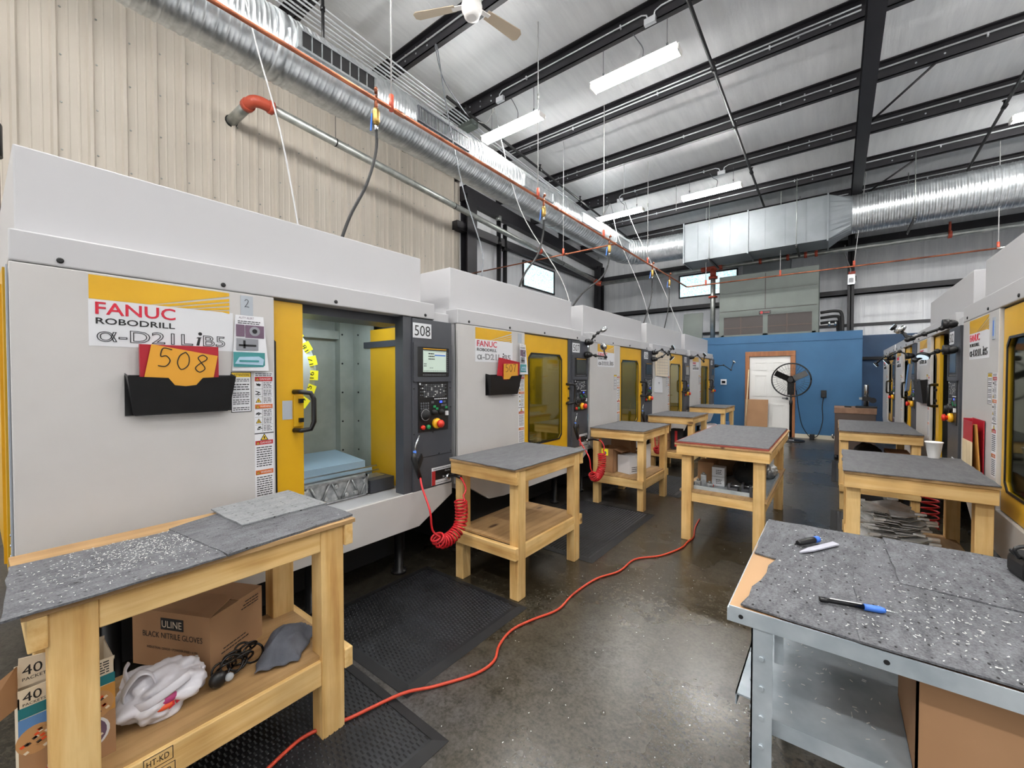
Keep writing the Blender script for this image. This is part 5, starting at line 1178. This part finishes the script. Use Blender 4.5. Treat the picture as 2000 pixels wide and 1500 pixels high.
lm('large black jointed lamp at the corner between the first two right machines', (.75, 4.92, 1.97), [(.70, 4.93, 1.94), (.60, 4.96, 1.90), (.50, 5.0, 1.86)], (.46, 5.02, 1.95), (-.5, .1, .5))
lm('lower black lamp with lit lens between the first two right machines', (.76, 4.95, 1.76), [(.68, 4.96, 1.75), (.55, 5.0, 1.68)], (.60, 4.98, 1.72), (-.3, -.4, -.8), False)
lm('black lamp above the half open right machine', (.76, 7.25, 2.02), [(.70, 7.28, 2.08), (.62, 7.3, 2.12)], (.60, 7.3, 2.17), (-.5, .1, .4), False)
lm('black lamp at the corner of the first low topped right machine', (.76, 7.3, 1.80), [(.66, 7.32, 1.86), (.56, 7.4, 1.80)], (.55, 7.45, 1.74), (-.5, .1, -.4), False)
lm('black lamp at the corner of the last right machine', (.77, 9.6, 1.85), [(.68, 9.65, 1.88), (.60, 9.7, 1.80)], (.58, 9.75, 1.75), (-.5, .1, -.4), False)
# right machine accessories
r = wallpocket(.81, 6.40, 6.95, 1.24, 1.50, -1, 'black file pocket beside the handle of the half open right machine')
o = thing('magazine_stack', 'thick booklet leaning out of the black pocket on the right machine', 'booklet', (.76, 6.95, 1.40)); MB('photo_grey').obox((-.035, .13, .12), (.015, 0, 0), (0, .06, -.01), (0, -.12, .16)).build('pages', o); MB('oat_blue').obox((-.052, .13, .12), (.002, 0, 0), (0, .062, -.01), (0, -.122, .165)).build('cover', o)
o = thing('file_holder', 'red file holder with tan board inside, on the machine front beside the foam cup', 'file holder', (.805, 4.32, .85))
MB('binder_red').box(-.005, 0, -.147, .15, 0, .39).box(-.05, 0, .146, .15, 0, .385).box(-.05, 0, -.147, .15, 0, .005).box(-.05, -.046, -.10, .15, .22, .375).build('holder', o, bevel=.0015)
MB('tan_board').obox((-.026, -.02, .18), (.003, 0, .002), (0, .12, -.01), (-.008, .01, .17)).build('board', o); MB('broom_wood').box(-.053, -.0505, -.12, .148, 0, .235).build('wood_face', o)
o = MB('tape_grey').box(.806, .8095, 4.00, 4.06, 1.78, 1.92); o.box(.805, .8062, 4.02, 4.04, 1.80, 1.9, 'pen_blue'); tag(o.build('tape_strip', loc=(.81, 4.03, 1.85)), 'grey tape strip beside the logo of the nearest right machine', 'tape')
c = thing('foam_cup', 'white foam cup standing on the bench above the stampings', 'cup', (.60, 4.44, Z0 + .0065)); MB('foam').lathe((0, 0, 0), (0, 0, 1), [(0, .031), (.004, .033), (.115, .048), (.117, .052), (.124, .052), (.124, .047), (.116, .044), (.01, .029), (.008, 0)], 28).build('cup_body', c)

# ---------------------------------------------------------------- coiled air hoses with blow guns
def coil(axis, r, turns, n=16):
    A = smooth_path(axis, 10); L = [0]
    for i in range(1, len(A)): L.append(L[-1] + (A[i] - A[i - 1]).length)
    out = []; N = turns * n
    for k in range(N + 1):
        s = L[-1] * k / N; i = max(j for j in range(len(L)) if L[j] <= s + 1e-9); i = min(i, len(A) - 2)
        t = (s - L[i]) / max(1e-6, L[i + 1] - L[i]); p = A[i].lerp(A[i + 1], t); d = (A[min(i + 2, len(A) - 1)] - A[max(i - 1, 0)]).normalized()
        u = Vector((1, 0, 0)) - d * d.x; u.normalize(); w = d.cross(u); a = 2 * PI * k / n
        out.append(p + (u * math.cos(a) + w * math.sin(a)) * r)
    return out
def air_hose(label, X, dy, group='red coiled air hoses'):
    r = thing('coiled_hose', label, 'air hose', (X, dy, .3), 0, group); o = Vector((X, dy, .3)); G_ = -2.26
    ax = [(X, dy + 2.14, .65), (X, dy + 2.15, .55), (X, dy + 2.125, .455), (X, dy + 2.03, .405), (X, dy + 1.95, .41), (X, dy + 1.91, .46)]
    h = coil(ax, .042, 18)
    pre = smooth_path([(-2.36, dy + 2.245, .765), (-2.25, dy + 2.235, .79), (X - .03, dy + 2.19, .78), (X + .01, dy + 2.185, .72), (X + .01, dy + 2.16, .68)], 6)
    post = smooth_path([h[-1], (X, dy + 1.875, .51), (X - .02, dy + 1.87, .64), (-2.24, dy + 1.89, .77), (G_ - .05, dy + 1.93, .83)], 6)
    MB('rubber_red').tube([p - o for p in pre + h + post], .0072, 8).build('hose', r)
    MB('black_plastic').tube([Vector(p) - o for p in ((-2.375, dy + 2.24, .765), (-2.27, dy + 2.24, .787), (X - .06, dy + 2.205, .79))], .012, 8).rings([Vector((-2.375, dy + 2.238, .765)) - o, Vector((-2.345, dy + 2.245, .768)) - o], .02, 8, 'chrome').build('connector', r)
    g_ = MB('black_plastic').rings([Vector(p) - o for p in ((G_ - .05, dy + 1.93, .82), (G_ - .06, dy + 1.905, .90), (G_ - .07, dy + 1.89, .965), (G_ - .07, dy + 1.90, 1.0))], [.016, .019, .021, .016], 10).obox(Vector((G_ - .06, dy + 1.935, .93)) - o, (.008, 0, 0), (0, .006, -.02), (0, .02, .04)).build('blow_gun', r)
    MB('chrome').tube([Vector(p) - o for p in ((G_ - .07, dy + 1.90, .99), (G_ - .07, dy + 1.905, 1.05), (G_ - .07, dy + 1.94, 1.12))], .006, 8).build('nozzle', g_); MB('pen_blue').rings([Vector((G_ - .07, dy + 1.898, .99)) - o, Vector((G_ - .07, dy + 1.90, 1.015)) - o], .012, 8).build('nozzle_collar', g_)
    return r
H0 = air_hose('red coiled hose with blow gun hanging at the machine with plate 508', -2.12, 0)
copy_thing(H0, (-2.12, 2.30, .3), label='red coiled hose with blow gun hanging between the empty bench and the white box bench')
copy_thing(H0, (-2.12, 4.40, .3), label='red coiled hose hanging beyond the white box bench')
rc_ = thing('coiled_hose', 'red coiled hose hanging behind the metal stampings', 'air hose', (.61, 4.62, .34), 0, 'red coiled air hoses')
MB('rubber_red').tube(smooth_path([(.10, .04, .36), (.06, .02, .33), (.03, .02, .28)], 5) + [p for p in coil([(0, .02, .26), (0, .0, .12), (0, .0, .0)], .05, 6)], .0065, 8).build('hose', rc_)
MB('black_plastic').tube([(.10, .04, .36), (.16, .06, .38)], .012, 8).build('connector', rc_)

# ---------------------------------------------------------------- floor mats and cord
def mat_(label, x0, x1, y0, y1, rz=0):
    w, l = (x1 - x0) / 2, (y1 - y0) / 2
    r = thing('rubber_mat', label, 'mat', ((x0 + x1) / 2, (y0 + y1) / 2, 0), rz, 'black anti fatigue mats')
    tr = MB('rubber_mat').box(-w + .05, w - .05, -l + .05, l - .05, .001, .010)
    nx, ny = int((2 * w - .11) / .030), int((2 * l - .11) / .022)
    for a_ in range(nx):
        for b_ in range(ny):
            cx, cy = -w + .07 + a_ * .030, -l + .066 + b_ * .022 + (.011 if a_ % 2 else 0)
            tr.add([(cx - .012, cy - .004, .0101), (cx + .012, cy - .004, .0101), (cx + .012, cy + .004, .0101), (cx - .012, cy + .004, .0101), (cx - .008, cy, .0148), (cx + .008, cy, .0148)], [(0, 1, 5, 4), (2, 3, 4, 5), (0, 4, 3), (1, 2, 5)])
    tr.build('tread', r, fix=False)
    a = [(-w, -l), (w, -l), (w, l), (-w, l)]; b = [(-w + .05, -l + .05), (w - .05, -l + .05), (w - .05, l - .05), (-w + .05, l - .05)]
    vs = [(x, y, .002) for x, y in a] + [(x, y, .013) for x, y in b]
    MB('black_matt').add(vs + [(x, y, .001) for x, y in a], [(i, (i + 1) % 4, 4 + (i + 1) % 4, 4 + i) for i in range(4)] + [(i, (i + 1) % 4, 8 + (i + 1) % 4, 8 + i) for i in range(4)]).build('bevel_edge', r)
mat_('black rubber mat between the near bench and the empty bench', -2.6, -1.60, 1.25, 2.24)
mat_('black rubber mat in the near foreground beside the near bench leg', -2.3, -1.28, .12, 1.22, math.radians(-1))
mat_('black rubber mat behind the empty bench', -2.55, -1.56, 3.10, 4.62)
mat_('black rubber mat behind the bench with the white box', -2.55, -1.54, 5.45, 6.6)
mat_('black rubber mat under the right benches along the aisle', -.02, .78, 4.6, 6.05)
mat_('black rubber mat farther back on the right of the aisle', -.02, .78, 7.7, 9.6)
cp = [(-1.13, 4.75), (-1.10, 4.45), (-1.05, 4.2), (-1.06, 4.02), (-1.068, 3.85), (-1.16, 3.577), (-1.306, 3.375), (-1.322, 3.096), (-1.409, 2.871), (-1.437, 2.568), (-1.421, 2.335), (-1.488, 2.138), (-1.525, 1.975), (-1.494, 1.816), (-1.434, 1.7), (-1.445, 1.569), (-1.545, 1.38), (-1.621, 1.238), (-1.69, 1.0), (-1.75, .85), (-1.73, .72), (-1.66, .5)]
o = MB('cord_orange').tube([(x, y, .009 if (y > 1.3) else .022) for x, y in cp], .0075, 8, smooth=5).build('extension_cord', loc=(-1.4, 2.5, 0)); tag(o, 'long orange extension cord snaking along the dark floor', 'cord')
dbr = MB('paper_grey'); r_ = random.Random(21)
for i in range(120):
    a = r_.uniform(0, PI); q = r_.uniform(.001, .004); x, y = r_.uniform(-1.55, -.3), r_.uniform(.9, 4.2); dbr.obox((x, y, .001), (q * math.cos(a), q * math.sin(a), 0), (-.0015 * math.sin(a), .0015 * math.cos(a), 0), (0, 0, .0006))
tag(dbr.build('floor_chips', loc=(-1, 2, 0), fix=False), 'tiny pale chips scattered on the dark concrete aisle', 'chips', kind='stuff')

# ---------------------------------------------------------------- stacked metal stampings on the right bench shelf
G = 'stack of metal stampings'
for i in range(15):
    rr = random.Random(100 + i); z = .3465 + .017 * i + (.002 if i else 0)
    r = thing('metal_stamping', 'bent shiny metal stamping in the untidy stack on the right bench shelf', 'stamping', (.33 + rr.uniform(-.03, .03), 4.02 + rr.uniform(-.03, .03), z), rr.uniform(-.25, .25), G)
    w, l = .17 - .002 * i, .26 - .004 * i
    pts = [(-w, -l), (-w * .3, -l * 1.05), (-w * .1, -l * .8), (w * .5, -l * .9), (w, -l * .6), (w * .8, 0), (w, l * .5), (w * .4, l), (-w * .5, l * .9), (-w * 1.05, l * .4), (-w * .8, -.2 * l)]
    zz = [.03, .028, .0, .006, .02, .0, .012, .03, .0, .022, .004]
    n = len(pts); vs = [(x, y, k) for (x, y), k in zip(pts, zz)] + [(x, y, k + .003) for (x, y), k in zip(pts, zz)] + [(0, 0, .0), (0, 0, .003)]
    mb = MB('stamped_metal').add(vs, [(i_, (i_ + 1) % n, 2 * n) for i_ in range(n)] + [(n + (i_ + 1) % n, n + i_, 2 * n + 1) for i_ in range(n)] + [(i_, (i_ + 1) % n, n + (i_ + 1) % n, n + i_) for i_ in range(n)])
    for q in (0, 4, 7, 9): x, y = pts[q]; mb.obox((x, y, zz[q] + .006), (.03, 0, .0), (0, .012, 0), (0, 0, .006))
    mb.build('plate', r)

# ---------------------------------------------------------------- items on the other shelves
s = .3655
b1 = carton('cardboard_box', 'open brown cardboard box with yellow sticker on the third left bench', (-2.215, 4.90, s), -.05, .10, .13, .29, flaps=(0, 1, 0, 1), ang=-.3)
MB('sticker_yellow').box(-.06, .03, -.1315, -.130, .20, .28).lathe((-.01, -.1315, .23), (0, -1, 0), [(0, .02), (.001, .02)], 12, 'oat_blue').build('sticker', b1)
solid_carton('cardboard_box', 'dark brown box standing behind the yellow sticker box', (-2.17, 5.20, s), 0, .13, .10, .36)
wbx = solid_carton('white_box', 'white cardboard box on the third left bench shelf', (-1.975, 4.93, s), -.35, .095, .115, .215, 'plate_white')
q = MB('ink'); label_lines(q, .0955, -.08, .08, .02, .09, 3, seed=31); q.build('print_lettering', wbx)
o = MB('foam').box(-1.90, -1.885, 5.15, 5.4, s, s + .30).build('foam_board', loc=(-1.89, 5.27, s)); tag(o, 'white panel standing behind the white box on the shelf', 'panel')
solid_carton('cardboard_box', 'reddish box lying behind the white box on the bench shelf', (-2.03, 5.35, s), .3, .08, .09, .2, 'cardboard_dark')
for k in range(2): solid_carton('cardboard_box', ('lower' if k == 0 else 'upper') + ' small brown box stacked on the fourth left bench shelf', (-2.2, 6.85, s + .145 * k), 0, .10, .12, .14)
o = MB('black_matt').box(-.08, .08, -.06, .06, 0, .33).box(-.02, .02, -.062, -.06, .05, .3, 'label_red'); o = o.build('toner_canister', loc=None, bevel=.02); o.location = (-2.0, 6.95, s); tag(o, 'black canister with red stripe on the fourth left bench shelf', 'canister')
r = thing('parts_bundle', 'white wrapped bundle under the farthest left bench', 'bundle', (-2.02, 9.35, s)); blob((0, 0, .10), (.2, .26, .10), .35, 9, 'plastic_bag', zmin=0).build('wrap', r)
solid_carton('blue_box', 'blue box beside the white bundle under the farthest left bench', (-1.83, 9.72, s), 0, .08, .1, .22, 'oat_blue', tape=False)
s = .4705
tr_ = thing('parts_tray', 'wide grey metal tray on the shelf of the aisle table', 'tray', (-.78, 4.72, s)); MB('bench_steel').box(-.30, .32, -.52, .55, 0, .004).box(-.30, .32, -.524, -.52, -.0, .035).box(-.30, .32, .55, .554, 0, .035).box(-.304, -.30, -.52, .55, 0, .035).box(.32, .324, -.52, .55, 0, .035).build('tray_pan', tr_)
s = .476
for k, lb in enumerate(('lower small white box of a stack of two under the aisle table', 'upper small white box of a stack of two under the aisle table')):
    b = solid_carton('white_box', lb, (-.885, 4.47, s + .092 * k), .05, .056, .06, .09, 'plate_white', 'stacked small white boxes', tape=False)
    q = MB('ink'); label_lines(q, 0, 0, .05, .02, .07, 3, seed=k); q.v = [Vector((v.y - .02, -.0605 - v.x, v.z)) for v in q.v]; q.build('print_lettering', b)
solid_carton('cardboard_box', 'brown box with printed mark under the aisle table', (-1.02, 4.62, s), 0, .075, .1, .2)
r = thing('tool_bag', 'black soft tool bag under the aisle table', 'bag', (-.67, 4.72, s)); blob((0, 0, .12), (.13, .26, .13), .2, 5, 'black_matt', zmin=0).build('bag_body', r); MB('black_plastic').tube([(.0, -.2, .2), (.0, -.22, .28), (.0, -.17, .29), (.0, -.16, .2)], .008, 6, smooth=4).build('handle', r)
r = thing('brown_bag', 'crumpled brown paper on the tray behind the white boxes', 'paper', (-.93, 5.0, s)); blob((0, 0, .14), (.16, .18, .14), .5, 6, 'cardboard_dark', zmin=0).build('paper_body', r)
for k, (x, y, h, lb) in enumerate(((-1.03, 4.27, .06, 'grey machined block nearest the left leg of the aisle table'), (-1.0, 4.35, .11, 'tall grey machined block beside the small white boxes'), (-.93, 4.28, .05, 'flat machined block in front of the small white boxes'))):
    r = thing('fixture_block', lb, 'block', (x, y, s), .2 * k); MB('cast_metal').box(-.025, .025, -.03, .03, 0, h).build('block', r, bevel=.003); MB('steel').lathe((0, 0, h), (0, 0, 1), [(0, .012), (.02, .012)], 10).lathe((.0, -.03, h * .5), (0, -1, 0), [(0, .01), (.012, .01)], 10).build('bolt', r)
o = MB('knob_red').box(-.02, .02, -.01, .01, 0, .02).build('red_clip', bevel=.003); o.location = (-.93, 4.36, s); tag(o, 'small red clip on the tray by the white boxes', 'clip')
for k, (x, y) in enumerate(((-.72, 4.25), (-.62, 4.28), (-.55, 4.22))):
    r = thing('vise_fixture', ('left', 'middle', 'right')[k] + ' dark machined fixture in the row at the front edge of the tray', 'fixture', (x, y, s), .1 * k, 'dark fixtures on the tray')
    MB('dark_grey').box(-.04, .04, -.05, .05, 0, .05).box(-.04, -.02, -.05, .05, .05, .09).build('block', r, bevel=.003); MB('steel').tube([(-.02, 0, .065), (.06, 0, .065)], .008, 8).lathe((.06, 0, .065), (1, 0, 0), [(0, .014), (.01, .014)], 8).build('screw', r)
o = thing('wire_basket', 'silver bag of parts at the right end of the aisle table shelf', 'bag', (-.52, 5.1, s)); blob((0, 0, .07), (.06, .12, .07), .5, 12, 'cast_metal', zmin=0).build('bag_body', o)
# right second bench shelf
s = .316
solid_carton('cardboard_box', 'brown box under the second right bench', (.58, 6.55, s), 0, .1, .16, .36)
r = thing('dark_bag', 'black bag lying under the second right bench', 'bag', (.33, 6.7, s)); blob((0, 0, .2), (.16, .3, .2), .3, 15, 'black_matt', zmin=0).build('bag_body', r)
solid_carton('parts_bin', 'low reddish bin under the second right bench', (.18, 6.4, s), 0, .08, .14, .16, 'wood_red_edge', tape=False)
# brown cabinet with gauge stand
cb = thing('tool_cabinet', 'brown cabinet at the far end of the right benches', 'cabinet', (.30, 10.1, 0))
MB('dark_brown').box(-.29, .29, -.3, .3, .08, .86).build('body', cb, bevel=.004); MB('cab_top').box(-.30, .30, -.31, .31, .86, .965).build('top', cb, bevel=.004)
MB('dark_brown').box(-.27, .27, -.31, -.3, .12, .84).build('door', cb)
for a in (-.26, .26):
    for b in (-.26, .26): MB('black_plastic').lathe((a, b, 0), (0, 0, 1), [(0, .03), (.08, .03)], 10).build('caster', cb)
for k in range(3): MB('chrome').tube([(-.30, -.15 + .13 * k, .42), (-.335, -.15 + .13 * k, .40), (-.30, -.15 + .13 * k, .36)], .008, 6).build('hook', cb)
gs = thing('gauge_stand', 'gauge stand with bright steel column on the brown cabinet', 'gauge', (.46, 9.95, .965))
MB('black_plastic').box(-.15, .15, -.1, .12, 0, .03).build('base', gs, bevel=.006); MB('chrome').lathe((0, .03, .03), (0, 0, 1), [(0, .034), (.38, .034), (.39, .03)], 16).build('column', gs); MB('black_plastic').box(-.06, .06, -.06, .08, .13, .2).lathe((.09, -.02, .14), (0, -1, 0), [(0, .05), (.03, .05)], 16).box(-.1, -.05, -.05, .03, .15, .19, 'steel').build('gauge_head', gs)
solid_carton('gauge_box', 'small black box beside the gauge stand on the brown cabinet', (.2, 9.95, .965), 0, .05, .05, .025, 'black_plastic', tape=False)
# device on the far left edge
dv = thing('beacon_unit', 'brown and black lamp unit on the wall at the far left edge', 'lamp', (-4.60, .10, 2.437)); MB('dark_brown').box(-.16, .16, -.08, .04, 0, .62).build('post', dv); MB('black_plastic').lathe((0, -.02, .62), (0, 0, 1), [(0, .08), (.22, .08), (.25, .06)], 16).box(-.04, .04, -.11, -.09, .66, .78, 'paper').build('cap', dv)
